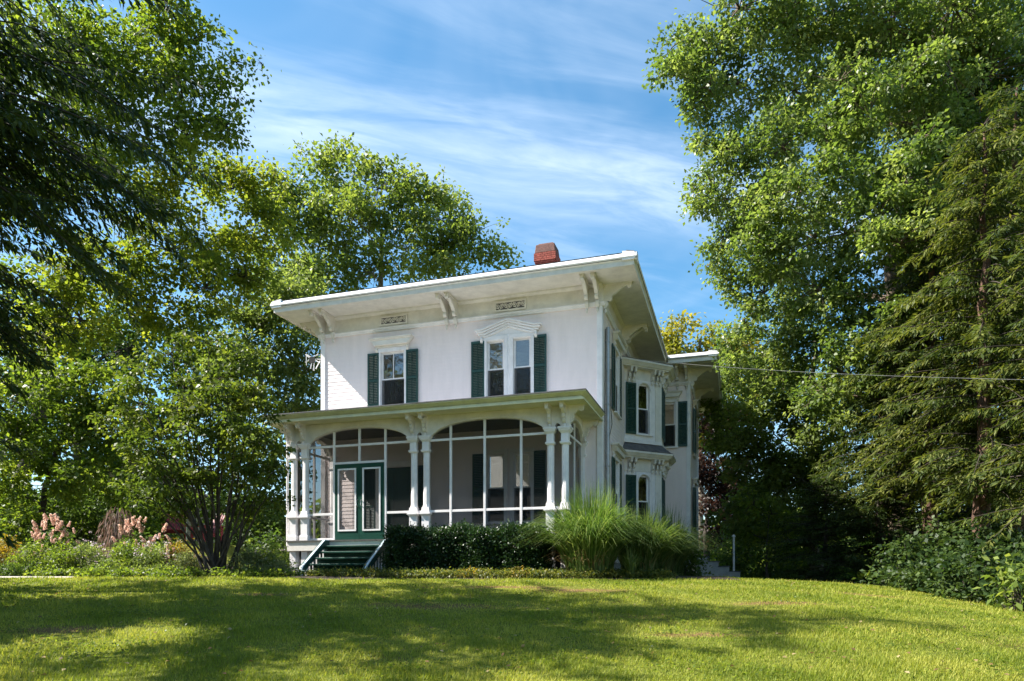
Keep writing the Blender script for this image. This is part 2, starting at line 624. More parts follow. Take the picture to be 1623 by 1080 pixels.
# windows: (centre along wall, foot z, width, height)
WL = dict(a=-6.54, z=5.32, w=0.82, h=1.68)
DWA = dict(a=-3.16, z=5.30, w=0.54, h=1.70)
DWB = dict(a=-2.34, z=5.30, w=0.54, h=1.70)
IWA = dict(a=-3.16, z=1.62, w=0.54, h=2.02)
IWB = dict(a=-2.34, z=1.62, w=0.54, h=2.02)
IDR = dict(a=-6.45, z=1.06, w=1.1, h=2.35)


def op(d, shift=0.0):
    return (d['a'] - d['w'] / 2 + shift, d['a'] + d['w'] / 2 + shift, d['z'], d['z'] + d['h'])


SW_U = dict(a=2.45, z=5.15, w=0.75, h=1.95)
SW_L = dict(a=2.45, z=1.7, w=0.75, h=1.95)
wall(W, 0.45, 8.25, [op(d, W) for d in (WL, DWA, DWB, IWA, IWB, IDR)], (-W, 0, 0), 0)                 # front
wall(4.4, 0.45, 8.25, [op(SW_U), op(SW_L)], (0, 0, 0), R(90))                                          # right, before the bay
wall(L1 - 4.4, 0.45, 8.25, [], (0, 4.4, 0), R(90))
wall(L1, 0.45, 8.25, [], (-W, L1, 0), R(-90))                                                           # left
WW = dict(a=1.02, z=5.22, w=0.58, h=1.78)
wall(UW, 0.45, 8.25, [op(WW)], (0, L1, 0), 0)                                                           # wing front
WR_U = dict(a=2.3, z=5.2, w=0.7, h=1.85)
WR_L = dict(a=2.3, z=1.9, w=0.7, h=1.85)
wall(LW - L1, 0.2, 8.25, [op(WR_U), op(WR_L)], (UW, L1, 0), R(90))
mb = MB().box(-W + .16, UW - .16, LW - .15, LW, 0.2, 8.25)
obj('wall', mb, M['white'], house)
mb = MB()
mb.box(-W + .02, -0.02, 0.03, L1, -0.4, 0.45)
mb.box(-W + .02, UW - 0.02, L1 + .03, LW, -0.6, 0.45)
obj('foundation', mb, M['stone'], house)
# corner boards
for (x0, x1, y0, y1) in ((-0.13, 0.028, -0.034, 0.02), (-W - 0.028, -W + 0.13, -0.034, 0.02)):
    mb = MB().box(x0, x1, y0, y1, 0.45, ZF + 0.005)
    if x1 > 0:
        mb.box(0.0, 0.036, 0.023, 0.13, 0.45, ZF + 0.005)
    else:
        mb.box(-W - 0.036, -W, 0.023, 0.13, 0.45, ZF + 0.005)
    obj('corner_board', mb, M['white'], house, bevel=0.006)
mb = MB().box(UW - 0.13, UW + 0.028, L1 - 0.034, L1 + 0.02, 0.3, ZF).box(UW, UW + 0.036, L1 + 0.023, L1 + 0.13, 0.3, ZF)
obj('corner_board', mb, M['white'], house, bevel=0.006)

# frieze with its moulding
def frieze(length, loc, rot, x0=0.0, x1=0.0):
    mb = MB().box(-x0, length + x1, -0.045, 0.0, ZF, ZS)
    f = obj('frieze', mb, M['cream'], house, loc, rot, bevel=0.005)
    mb = MB().prism([(0, ZF - 0.05), (-0.05, ZF - 0.05), (-0.075, ZF), (-0.10, ZF + 0.02), (-0.10, ZF + 0.055), (0, ZF + 0.055)], 'yz', -x0 * 2.2, length + x1 * 2.2)
    obj('moulding', mb, M['white'], f)
    mb = MB().prism([(-0.045, ZS), (-0.13, ZS), (-0.12, ZS - 0.04), (-0.06, ZS - 0.09), (-0.045, ZS - 0.10)], 'yz', -x0, length + x1)
    obj('bed_moulding', mb, M['cream'], f)


frieze(W, (-W, 0, 0), 0, 0.044, 0.044)
frieze(L1, (0, 0.0, 0), R(90))
frieze(L1, (-W, L1, 0), R(-90))
frieze(UW, (0.05, L1, 0), 0, 0, 0.0)
frieze(LW - L1, (UW, L1, 0), R(90))

# carved grilles in the frieze
def grille(u0, u1, z0, z1):
    w, h = u1 - u0, z1 - z0
    g = obj('frieze_grille', MB().box(0, w, -0.052, -0.04, 0, h), M['shingle'], house, (u0, -0.008, z0))
    mb = MB().box(-.03, w + .03, -0.075, -0.04, -0.03, 0.018).box(-.03, w + .03, -0.075, -0.04, h - 0.018, h + 0.03)
    mb.box(-.03, 0.018, -0.075, -0.04, 0.018, h - 0.018).box(w - 0.018, w + .03, -0.075, -0.04, 0.018, h - 0.018)
    obj('grille_frame', mb, M['cream'], g)
    mb = MB()
    n = 7
    for i in range(n):
        cx_, cz = w * (i + 0.5) / n, h / 2
        s = 1 if i % 2 else -1
        pts = []
        for k in range(15):
            a = k / 14 * 1.6 * 2 * math.pi
            r = 0.075 - 0.058 * k / 14
            pts.append((cx_ + r * math.cos(a) * s, -0.062, cz + r * math.sin(a)))
        mb.tube(pts, 0.011, 5)
        mb.tube([(cx_ - 0.06 * s, -0.062, 0.02), (cx_ + 0.05 * s, -0.062, h - 0.02)], 0.009, 5)
    obj('scrollwork', mb, M['cream'], g, kind='stuff')


grille(-6.93, -6.05, 7.84, 8.07)
grille(-3.15, -2.23, 7.84, 8.08)

# soffit, fascia, gutter, roof
RB = 8.03                                                     # where the wing's eave begins
mb = MB().box(-W - EV + .05, EV - .05, -EV + .05, RB, ZS, ZS + 0.03)
obj('soffit', mb, M['cream'], house)
mb = MB().box(EV - .047, UW + EV - .05, RB + .05, LW + EV, ZS + 0.002, ZS + 0.03)
mb.box(-W - EV + .05, EV - .05, RB + .003, LW + EV, ZS + .002, ZS + .03)
obj('soffit', mb, M['cream'], house)


def eave(p0, p1, rot, length, ext0, ext1):
    """eave edge: local x along the edge, -y outside"""
    e = obj('fascia', MB().box(0, length, 0.0, 0.045, ZS - 0.03, ZS + 0.16), M['cream'], house, p0, rot, bevel=0.004)
    mb = MB().prism([(0.0, ZS + .10), (-0.06, ZS + .135), (-0.085, ZS + .165), (-0.085, ZS + .185), (-0.015, ZT + .005), (0.3, ZT + 0.05), (0.3, ZS + .10)], 'yz', -ext0, length + ext1)
    obj('gutter', mb, M['gutter'], e)
    mb = MB().prism([(-0.045, ZS + .155), (-0.062, ZS + .165), (-0.062, ZS + .135), (-0.045, ZS + .125)], 'yz', -ext0, length + ext1)
    mb.prism([(-0.022, ZT + .004), (-0.012, ZT + .018), (0.2, ZT + 0.06), (0.2, ZT + 0.05)], 'yz', -ext0, length + ext1)
    obj('gutter_lip', mb, M['gutter_dark'], e)


eave((-W - EV, -EV, 0), None, 0, W + 2 * EV, 0.075, 0.075)
eave((EV, -EV + .002, 0), None, R(90), RB + EV - 0.01, 0.07, 0)
eave((-W - EV, LW, 0), None, R(-90), LW + EV - .002, 0, 0.07)
eave((EV + .05, RB, 0), None, 0, UW - .05, 0, 0.075)
eave((UW + EV, RB + .002, 0), None, R(90), LW - RB + 1, 0.07, 0)
mb = MB()
x0, x1, y0, y1 = -W - EV - .03, EV + .03, -EV - .03, RB
mb.add([(x0, y0, ZT + .02), (x1, y0, ZT + .02), (x1, y1, ZT + .02), (x0, y1, ZT + .02), (-5.6, 4.2, 9.6), (-3.4, 4.2, 9.6)],
       [(0, 1, 5, 4), (1, 2, 5), (2, 3, 4, 5), (3, 0, 4), (0, 3, 2, 1)])
mb.add([(x0, RB + .01, ZT + .024), (UW + EV + .03, RB + .01, ZT + .024), (UW + EV + .03, LW + 1, ZT + .024), (x0, LW + 1, ZT + .024), (-4, 12, 9.4), (-2, 12, 9.4)],
       [(0, 1, 5, 4), (1, 2, 5), (2, 3, 4, 5), (3, 0, 4), (0, 3, 2, 1)])
obj('roof', mb, M['metal_roof'], house)

# chimney: real bricks
def chimney():
    c = obj('chimney', MB().box(-0.37, 0.37, -0.33, 0.33, 8.8, 11.8), M['mortar'], house, (-3.04, 5.5, 0))
    mb = MB()
    rnd = random.Random(3)
    row = 0
    z = 10.2
    while z < 11.86:
        grow = 0.0
        if z > 11.35:
            grow = 0.05 + 0.03 * min(3, int((z - 11.35) / 0.075))
        hw, hd = 0.385 + grow, 0.345 + grow
        for side in range(4):
            ln = 2 * (hw if side % 2 == 0 else hd)
            n = max(3, round(ln / 0.21))
            off = 0.5 if row % 2 else 0.0
            for i in range(-1, n + 1):
                a0, a1 = (i + off) * ln / n + 0.005, (i + 1 + off) * ln / n - 0.005
                a0, a1 = max(a0, 0.0), min(a1, ln)
                if a1 - a0 < 0.04:
                    continue
                j = rnd.uniform(0, 0.008)
                m = Matrix.Rotation(side * math.pi / 2, 4, 'Z')
                d = hd if side % 2 == 0 else hw
                mb.box(-ln / 2 + a0, -ln / 2 + a1, -d - j, -d + 0.09, z, z + 0.062, m)
        z += 0.073
        row += 1
    obj('bricks', mb, M['brick'], c, kind='stuff')
    c.scale = (.78, .78, 1.0)
    mb = MB().taper(-0.5, 0.5, -0.45, 0.45, 11.88, -0.45, 0.45, -0.41, 0.41, 12.2)
    mb.box(-.36, .36, -.32, .32, 12.2, 12.26)
    obj('chimney_cap', mb, M['capstone'], c, bevel=0.02)


chimney()


# brackets: scroll profile (out, z) under a soffit at z=0
def bracket_profile(out, drop):
    pts = [(0.0, 0.0), (out, 0.0), (out + 0.02, -0.05)]
    for k in range(7):                                        # curled nose
        a = R(20 - k * 36)
        pts.append((out - 0.05 + 0.062 * math.cos(a), -0.105 + 0.062 * math.sin(a)))
    for k in range(9):
        t = k / 8
        pts.append((out * (0.80 - 0.52 * t), -0.10 - 0.36 * drop * t ** 1.7 - 0.03 * math.sin(t * math.pi)))
    for k in range(7):
        a = R(70 - k * 30)
        pts.append((out * 0.20 + 0.085 * math.cos(a), -0.52 * drop + 0.085 * math.sin(a) - 0.02))
    for k in range(5):
        t = k / 4
        pts.append((0.085 + 0.05 * math.sin(t * math.pi) * 1.0, -0.62 * drop - 0.28 * drop * t))
    pts.append((0.06, -0.93 * drop))
    pts.append((0.0, -0.93 * drop))
    return [(-p, q) for p, q in pts]


def bracket_mesh(out, drop, w, mat):
    mb = MB().prism(bracket_profile(out, drop), 'yz', -w / 2, w / 2)
    mb.box(-w / 2 - .02, w / 2 + .02, -out - 0.03, -0.0, -0.035, -0.002)
    mb.lathe([(0.012, -drop * 0.93 - 0.14), (0.035, -drop * 0.93 - 0.10), (0.04, -drop * 0.93 - 0.06), (0.02, -drop * 0.93)], 8, 0, -0.05)
    return mb.mesh('eave_bracket', mat)


BR = bracket_mesh(0.78, 0.72, 0.10, M['cream'])


def bracket(me, loc, rot, parent=house):
    return link('eave_bracket', me, parent, loc, rot)


for u in (-8.95, -8.61, -4.69, -4.40, -0.40, -0.10):
    bracket(BR, (u, -0.045, ZS), 0)
for v in (0.10, 3.55, 3.85):
    bracket(BR, (0.045, v, ZS), R(90))
for v in (0.10, 0.40, 4.4, 8.6):
    bracket(BR, (-W - 0.045, v, ZS), R(-90))
for u in (1.4, 1.75):
    bracket(BR, (u, L1 - .045, ZS), 0)
for v in (L1 + .1, L1 + 3.2):
    bracket(BR, (UW + .045, v, ZS), R(90))


# windows and shutters
def window(loc, rot, w, h, arch=False, muntin=False, hood=None, curtain='curtain', hood_w=None, dark_frame=False):
    """local: x along wall (centred), -y outside, z from the opening's foot"""
    mb = MB()
    c = 0.10
    mb.box(-w / 2 - c, -w / 2, -0.04, 0.03, -0.02, h).box(w / 2, w / 2 + c, -0.04, 0.03, -0.02, h)
    if arch:
        n = 12
        rr = w / 2
        poly = [(-w / 2 - c, h)] + [(-w / 2 - c, h + 0.06), (w / 2 + c, h + 0.06), (w / 2 + c, h)]
        mb.prism([(-w / 2 - c, h), (w / 2 + c, h), (w / 2 + c, h + .1), (-w / 2 - c, h + .1)], 'xz', -0.04, 0.03)
        for s in (-1, 1):
            pts = [(s * w / 2, h)]
            for k in range(n + 1):
                a = k / n * math.pi / 2
                pts.append((s * rr * math.cos(a), h - rr * 0.97 + rr * 0.95 * math.sin(a)))
            pts.append((0, h))
            mb.prism(pts, 'xz', -0.03, 0.02)
        mb.tube([((rr + 0.035) * math.cos(a), -0.05, h - rr * 0.97 + (rr * 0.95 + 0.035) * math.sin(a)) for a in np.linspace(0, math.pi, 15)], 0.03, 6)
    else:
        mb.box(-w / 2 - c, w / 2 + c, -0.042, 0.03, h, h + 0.12)
    mb.box(-w / 2, -w / 2 + 0.02, 0.03, 0.14, 0, h).box(w / 2 - 0.02, w / 2, 0.03, 0.14, 0, h).box(-w / 2 + .02, w / 2 - .02, 0.03, 0.14, h - 0.02, h).box(-w / 2 + .02, w / 2 - .02, 0.03, 0.14, 0, 0.02)
    win = obj('window', mb, M['white'], house, loc, rot, bevel=0.004)
    mb = MB().box(-w / 2 - c - .03, w / 2 + c + .03, -0.09, 0.05, -0.07, -0.022)
    obj('sill', mb, M['white'], win, bevel=0.005)
    hm = h * 0.5
    for nm, z0, z1, y in (('upper', hm - 0.02, h - 0.02, 0.045), ('lower', 0.02, hm + 0.02, 0.085)):
        mb = MB()
        fw = 0.045
        mb.box(-w / 2 + .02, -w / 2 + .02 + fw, y, y + .035, z0, z1).box(w / 2 - .02 - fw, w / 2 - .02, y, y + .035, z0, z1)
        mb.box(-w / 2 + .02 + fw, w / 2 - .02 - fw, y, y + .035, z0, z0 + fw).box(-w / 2 + .02 + fw, w / 2 - .02 - fw, y, y + .035, z1 - fw, z1)
        if muntin and nm == 'upper':
            mb.box(-0.011, 0.011, y + .004, y + .03, z0 + fw, z1 - fw)
        obj('sash', mb, M['white'], win)
        obj('pane', MB().box(-w / 2 + .02 + fw, w / 2 - .02 - fw, y + .015, y + .02, z0 + fw, z1 - fw), M['glass'], win)
        if nm == 'lower':
            obj('half_screen', MB().box(-w / 2 + .02, w / 2 - .02, .034, .037, .02, hm - .02), M['half_screen'], win)
    if curtain:
        n = 36
        vs_, fs = [], []
        for i in range(n + 1):
            x = -w / 2 + w * i / n
            yy = 0.17 + 0.018 * math.sin(i * 1.9) + 0.01 * math.sin(i * 0.7)
            vs_ += [(x, yy, 0.0), (x, yy + .01, h * 0.52)]
        for i in range(n):
            fs.append((2 * i, 2 * i + 2, 2 * i + 3, 2 * i + 1))
        me = MB().add(vs_, fs).mesh('curtain', M[curtain], fix=False, smooth=True)
        link('curtain', me, win)
    if hood == 'flat':
        hw = (hood_w or w + 2 * c + 0.1) / 2
        mb = MB()
        z = h + 0.125
        mb.box(-hw * 0.80, hw * 0.80, -0.07, 0.0, z, z + 0.06)
        mb.prism([(-hw * .80, z + .06), (hw * .80, z + .06), (hw * .97, z + .22), (-hw * .97, z + .22)], 'xz', -0.16, 0.0)
        mb.box(-hw, hw, -0.20, 0.0, z + .22, z + .25).box(-hw * 1.02, hw * 1.02, -0.225, 0.0, z + .25, z + .285)
        for s in (-1, 1):
            mb.prism([(-0.0, z), (-0.07, z), (-0.10, z - .05), (-0.05, z - .12), (-0.0, z - .15)], 'yz', s * hw * .74 - .035, s * hw * .74 + .035)
        obj('hood', mb, M['cream'], win, bevel=0.004)
    return win


def pediment(win, cx, z, hw):
    mb = MB()
    for (o, d, t, k) in ((0.0, 0.20, 0.05, 1.0), (-0.055, 0.165, 0.05, 0.96), (-0.11, 0.12, 0.06, 0.91), (-0.175, 0.09, 0.05, 0.85)):
        top = [(-hw * k, 0.23 + o), (-hw * k * .80, 0.23 + o), (0, 0.47 + o), (hw * k * .80, 0.23 + o), (hw * k, 0.23 + o)]
        bot = [(hw * k, 0.23 + o - t), (hw * k * .79, 0.23 + o - t), (0, 0.47 + o - t), (-hw * k * .79, 0.23 + o - t), (-hw * k, 0.23 + o - t)]
        mb.prism(top + bot, 'xz', -d, 0.0)
    mb.prism([(-hw * .8, -0.12), (hw * .8, -0.12), (hw * .8, 0.02), (0, 0.26), (-hw * .8, 0.02)], 'xz', -0.045, 0.0)
    for s in (-1, 1):
        mb.prism([(0, 0.0), (-0.10, 0.0), (-0.12, -0.06), (-0.06, -0.14), (0, -0.18)], 'yz', s * hw * .82 - .04, s * hw * .82 + .04)
    obj('pediment_hood', mb, M['white'], house, (cx, -0.0, z), 0, bevel=0.004)


_sh = {}


def shutter(loc, rot, w, h, arch=False):
    key = (round(w, 2), round(h, 2), arch)
    if key not in _sh:
        mb = MB()
        st, t = 0.05, 0.035
        mb.box(0, st, -t, 0, 0, h).box(w - st, w, -t, 0, 0, h)
        rails = [(0, 0.09), (h * 0.47, h * 0.47 + 0.07), (h - 0.07, h)]
        for a, b in rails:
            mb.box(st, w - st, -t + .002, -.002, a, b)
        sl = MB()
        for a, b in ((0.09, h * 0.47), (h * 0.47 + 0.07, h - 0.07)):
            n = int((b - a) / 0.048)
            for i in range(n):
                z = a + (i + 0.5) * (b - a) / n
                sl.add([(st, -t + .004, z - .022), (w - st, -t + .004, z - .022), (w - st, -.006, z + .022), (st, -.006, z + .022),
                        (st, -t + .010, z - .028), (w - st, -t + .010, z - .028), (w - st, -.001, z + .017), (st, -.001, z + .017)],
                       [(0, 1, 2, 3), (4, 7, 6, 5), (0, 4, 5, 1), (3, 2, 6, 7)])
            sl.box(w / 2 - .006, w / 2 + .006, -t - .008, -t + .006, a + .03, b - .03)
        _sh[key] = (mb.mesh('shutter', M['green']), sl.mesh('louvers', M['green'], fix=False))
    a, b = _sh[key]
    s = link('shutter', a, house, loc, rot)
    link('louvers', b, s, kind='stuff')
    return s


y_ = -0.02
wl_ = window((WL['a'], y_, WL['z']), 0, WL['w'], WL['h'], muntin=True, hood='flat', hood_w=1.42)
shutter((-7.40, -.026, 5.30), 0, 0.40, 1.70)
shutter((-6.07, -.026, 5.30), 0, 0.40, 1.70)
wa = window((DWA['a'], y_, DWA['z']), 0, DWA['w'], DWA['h'])
wb = window((DWB['a'], y_ - .002, DWB['z']), 0, DWB['w'], DWB['h'])
obj('mullion', MB().box(-2.80, -2.70, -.05, .02, 5.25, 7.14), M['white'], house)
pediment(None, -2.75, 7.10, 1.02)
shutter((-3.92, -.026, 5.28), 0, 0.42, 1.74)
shutter((-2.02, -.026, 5.28), 0, 0.42, 1.74)
# ground floor inside the porch
window((IWA['a'], y_, IWA['z']), 0, IWA['w'], IWA['h'], curtain='curtain')
window((IWB['a'], y_ - .002, IWB['z']), 0, IWB['w'], IWB['h'], curtain='curtain')
shutter((-3.88, -.026, 1.60), 0, 0.40, 2.06)
shutter((-2.02, -.026, 1.60), 0, 0.40, 2.06)
mb = MB().box(-.55, .55, 0.04, 0.10, 0, 2.35)
for z0, z1 in ((0.12, 0.9), (1.02, 2.2)):
    for s in (-1, 1):
        mb.box(.27 * s - .19, .27 * s + .19, 0.02, 0.039, z0, z1)
fd = obj('front_door', mb, M['green'], house, (-6.45, 0, 1.06), bevel=0.006)
obj('handle', MB().lathe([(0.005, -.03), (0.03, -.02), (0.03, .02), (0.005, .03)], 10, .44, -0.01), M['metal'], fd, (0, 0, 1.0))
mb = MB().box(-.67, -.55, -.05, .03, 0, 2.35).box(.55, .67, -.05, .03, 0, 2.35).box(-.67, .67, -.052, .03, 2.35, 2.52)
obj('door_casing', mb, M['white'], house, (-6.45, -.012, 1.06), bevel=0.005)
for u in (-7.52, -5.76):
    shutter((u, -.03, 1.06), 0, 0.40, 2.35)
# right side windows
window((0.02, SW_U['a'], SW_U['z']), R(90), SW_U['w'], SW_U['h'], hood='flat', hood_w=1.5)
shutter((0.026, 1.60, 5.13), R(90), 0.42, 1.98)
shutter((0.026, 2.88, 5.13), R(90), 0.42, 1.98)
window((0.02, SW_L['a'], SW_L['z']), R(90), SW_L['w'], SW_L['h'], hood='flat', hood_w=1.9)
shutter((0.026, 1.60, 1.68), R(90), 0.42, 1.98)
shutter((0.026, 2.88, 1.68), R(90), 0.42, 1.98)
window((WW['a'], L1 - .02, WW['z']), 0, WW['w'], WW['h'], hood='flat', hood_w=1.1)
shutter((1.42, L1 - .026, 5.2), 0, 0.36, 1.8)
shutter((0.28, L1 - .026, 5.2), 0, 0.36, 1.8)
for d in (WR_U, WR_L):
    window((UW + .02, L1 + d['a'], d['z']), R(90), d['w'], d['h'], hood='flat', hood_w=1.3)
    shutter((UW + .05, L1 + d['a'] - 0.87, d['z']), R(80), 0.42, d['h'])
    shutter((UW + .026, L1 + d['a'] + 0.46, d['z']), R(90), 0.42, d['h'])


# two storey canted bay on the right side
BAY = [(0.0, 4.30), (1.10, 5.40), (1.10, 6.40), (0.0, 7.50)]


def offset_bay(d, b0=0.0):
    # push the three faces out by d
    k = d * math.tan(R(22.5))
    return [(0.0, 4.30 - d * 1.414), (1.10 + d, 5.40 - k), (1.10 + d, 6.40 + k), (0.0, 7.50 + d * 1.414)]


def bay_layer(mb, d, z0, z1, d2=None):
    A = offset_bay(d)
    B = offset_bay(d if d2 is None else d2)
    vs_ = [(p[0], p[1], z0) for p in A] + [(p[0], p[1], z1) for p in B]
    mb.add(vs_, [(3, 2, 1, 0), (4, 5, 6, 7), (0, 1, 5, 4), (1, 2, 6, 5), (2, 3, 7, 6), (3, 0, 4, 7)])


FL = 1.10 * math.sqrt(2)
r45 = R(45)
for lv, (z0, z1) in enumerate(((0.45, 3.75), (4.72, 6.85))):
    opn = (0.80 - 0.24, 0.80 + 0.24, (1.7, 4.95)[lv], (3.52, 6.68)[lv])
    w = MB()
    for c in cells(0, FL, z0, z1, [opn]):
        w.box(c[0], c[1], 0.0, 0.12, c[2], c[3])
    obj('bay_wall', w, M['white'], house, (0, 4.30, 0), r45)
    w = MB().box(0, 1.0, 0.0, 0.12, z0, z1)
    obj('bay_wall', w, M['white'], house, (1.10, 5.40, 0), R(90))
    w = MB().box(0, FL, 0.0, 0.12, z0, z1)
    obj('bay_wall', w, M['white'], house, (1.10, 6.40, 0), R(135))
    cx_, cy_ = 0.80 * math.cos(r45), 4.30 + 0.80 * math.sin(r45)
    window((cx_, cy_, opn[2]), r45, 0.48, opn[3] - opn[2], arch=True, curtain='curtain')
    sx, sy = 0.03 * math.cos(r45) + .03 * .707, 4.30 + 0.03 * math.sin(r45) - .03 * .707
    shutter((sx, sy, opn[2] - .05), r45, 0.42, opn[3] - opn[2] + 0.02)
    shutter((1.13, 5.43, opn[2] - .05), R(90), 0.36, opn[3] - opn[2] + 0.02)
    shutter((1.13, 6.02, opn[2] - .05), R(90), 0.36, opn[3] - opn[2] + 0.02)
    # pilaster strip on the bay corner
    w = MB().box(1.30, FL + .02, -0.035, 0.0, z0, z1)
    obj('corner_board', w, M['cream'], house, (0, 4.30, 0), r45, bevel=.005)
    mb = MB()
    zc = (3.75, 6.83)[lv]
    bay_layer(mb, 0.03, zc - .12, zc + 0.30)
    bay_layer(mb, 0.30, zc + .30, zc + 0.34)
    bay_layer(mb, 0.34, zc + .34, zc + 0.44, 0.42)
    bay_layer(mb, 0.44, zc + .44, zc + 0.50)
    bc = obj('bay_cornice', mb, M['cream'], house)
    mb = MB()
    bay_layer(mb, 0.43, zc + .50, zc + 0.53)
    bay_layer(mb, 0.40, zc + .53, zc + (0.82 if lv == 0 else 0.62), 0.06)
    obj('bay_roof', mb, M['shingle'], house)
    sm = bracket_mesh(0.22, 0.38, 0.075, M['cream'])
    for a in (0.12, 0.30, 1.12, 1.30, 1.46):
        p = Vector((a * math.cos(r45), 4.30 + a * math.sin(r45), zc + .30)) + Vector((.707, -.707, 0)) * .031
        bracket(sm, p, r45)
    for a in (0.1, 0.3, 0.7, 0.9):
        bracket(sm, (1.132, 5.40 + a, zc + .30), R(90))
    if lv == 0:
        obj('foundation', MB().prism([(0, 4.33), (1.07, 5.40), (1.07, 6.40), (0, 7.47)], 'xy', -0.3, 0.449), M['stone'], house)
    else:
        mb = MB()
        bay_layer(mb, 0.05, 4.60, 4.72)
        obj('bay_sill_band', mb, M['white'], house)

# downpipes and cables on the right corner
mb = MB().tube([(0.075, 0.62, 7.25), (0.075, 0.62, 0.3)], 0.05, 10)
for z in (6.8, 5.0, 3.2, 1.5):
    mb.box(0.015, 0.13, 0.56, 0.68, z, z + .03)
obj('downpipe', mb, M['metal_roof'], house, smooth=False)
obj('downpipe', MB().tube([(-8.90, -2.20, 4.38), (-8.90, -2.20, 4.2), (-8.88, -2.10, 3.95), (-8.88, -2.10, 0.9)], 0.035, 8), M['white'], house)
mb = MB().tube([(0.05, 0.30, 7.1), (0.05, 0.28, 6.3), (0.05, 0.22, 5.0), (0.05, 0.25, 3.0), (0.05, 0.2, 0.6)], 0.012, 5)
mb.tube([(0.06, 1.2, 6.2), (0.06, 1.1, 5.2), (0.06, 1.4, 4.6), (0.06, 1.0, 4.2), (0.06, 0.7, 4.0)], 0.012, 5)
obj('cable', mb, M['black'], house)

# ------------------------------------------------------------------ porch
ZP = 1.046
U0, U1 = -8.66, -0.555
colmb = MB()
q = math.sqrt(2)
s45 = R(45)
def sq(mb, r0, z0, r1, z1):
    mb.taper(-r0, r0, -r0, r0, z0, -r1, r1, -r1, r1, z1)
shaft = MB()
sh8 = 0.092
shaft.lathe([(0.112, 1.86), (0.112, 1.90), (sh8, 1.98), (sh8, 3.44)], 8, rot=R(22.5))
ped = MB()
sq(ped, 0.135, ZP, 0.135, ZP + .13); sq(ped, 0.135, ZP + .13, 0.108, ZP + .16); sq(ped, 0.108, ZP + .16, 0.108, 1.66)
sq(ped, 0.108, 1.66, 0.16, 1.71); sq(ped, 0.16, 1.71, 0.16, 1.745); sq(ped, 0.13, 1.745, 0.11, 1.83); sq(ped, 0.112, 1.83, 0.104, 1.90)
capi = MB()
sq(capi, 0.10, 3.40, 0.125, 3.43); sq(capi, 0.125, 3.43, 0.125, 3.47); sq(capi, 0.095, 3.47, 0.095, 3.68)
sq(capi, 0.095, 3.68, 0.15, 3.75); sq(capi, 0.15, 3.75, 0.15, 3.79); sq(capi, 0.17, 3.79, 0.17, 3.842)
m_sh, m_pd, m_cp = shaft.mesh('porch_column', M['white']), ped.mesh('pedestal', M['white']), capi.mesh('capital', M['white'])
COLS = (-8.66, -8.276, -4.815, -4.445, -0.94, -0.555)
for (u, v) in [(c, -PD) for c in COLS] + [(-8.66, -0.05), (-0.555, -0.05)]:
    c = link('porch_column' if v < -1 else 'pilaster', m_sh, house, (u, v, 0))
    if v > -1:
        c.scale = (1.0, 0.4, 1.0)
    link('pedestal', m_pd, c)
    link('capital', m_cp, c)


def zarch(x):
    """underside of the arched beam along the front"""
    for a, b in ((-8.276, -4.815), (-4.445, -0.94)):
        a2, b2 = a + .15, b - .15
        if a2 < x < b2:
            t = (2 * x - a2 - b2) / (b2 - a2)
            return 3.79 + 0.40 * max(0.0, 1 - abs(t) ** 2.3) ** 0.62
    for a, b in ((-8.66, -8.276), (-4.815, -4.445), (-0.94, -0.555)):
        m, h = (a + b) / 2, 0.075
        if abs(x - m) < h:
            return 3.842 + 0.09 * math.sqrt(max(0, 1 - ((x - m) / h) ** 2)) + .02
    return 3.842


def arch_beam(xs, zf, y0, y1, ztop, loc=(0, 0, 0), rot=0.0, name='arched_beam'):
    mb = MB()
    n = len(xs)
    vs_ = []
    for x in xs:
        z = zf(x)
        vs_ += [(x, y0, z), (x, y1, z), (x, y0, ztop), (x, y1, ztop)]
    fs = []
    for i in range(n - 1):
        a, b = 4 * i, 4 * i + 4
        fs += [(a, b, b + 2, a + 2), (a + 1, a + 3, b + 3, b + 1), (a, a + 1, b + 1, b), (a + 2, b + 2, b + 3, a + 3)]
    fs += [(0, 2, 3, 1), (4 * n - 4, 4 * n - 3, 4 * n - 1, 4 * n - 2)]
    mb.add(vs_, fs)
    b = obj(name, mb, M['cream'], house, loc, rot)
    # raised bead along the arch
    md = MB()
    run = []
    for x in list(xs) + [None]:
        z = zf(x) if x is not None else 0
        if x is not None and (z < 3.80 or z > 3.9) and abs(z - 3.842) > .003 and (z > 3.95 or z < 3.842):
            run.append((x, y0 - 0.012, z + 0.03))
        else:
            if len(run) > 3:
                md.tube(run, 0.022, 6)
            run = []
    if md.v:
        obj('bead', md, M['cream'], b)
    return b


xs = sorted(set(list(np.linspace(-8.78, -0.435, 240)) + [-8.276 + .1501, -4.815 - .1501, -4.445 + .1501, -.94 - .1501]))
arch_beam(xs, zarch, -PD - .07, -PD + .07, 4.40)


def zside(x):
    t = (2 * x - 1.94) / 1.64
    return 3.79 + 0.40 * max(0, 1 - abs(t) ** 2.3) ** 0.62 if abs(t) < 1 else 3.842


for u in (-0.555, -8.66):
    arch_beam(np.linspace(0.03, 1.86, 50), zside, -.07, .07, 4.398, (u, -PD + .04, 0), R(90))
# brackets over the columns
PB = bracket_mesh(0.40, 0.50, 0.085, M['cream'])
for u in COLS:
    bracket(PB, (u, -PD - .071, 4.395), 0)
for v in (-PD, -0.2):
    bracket(PB, (U1 + .071, v, 4.395), R(90))
    bracket(PB, (U0 - .071, v, 4.395), R(-90))
# cornice and roof
EP = 0.626
x0, x1, yf = U0 - EP, U1 + EP, -PD - EP
mb = MB().box(x0 + .06, x1 - .06, yf + .06, -.03, 4.40, 4.43)
obj('porch_soffit', mb, M['porch_cream'], house)


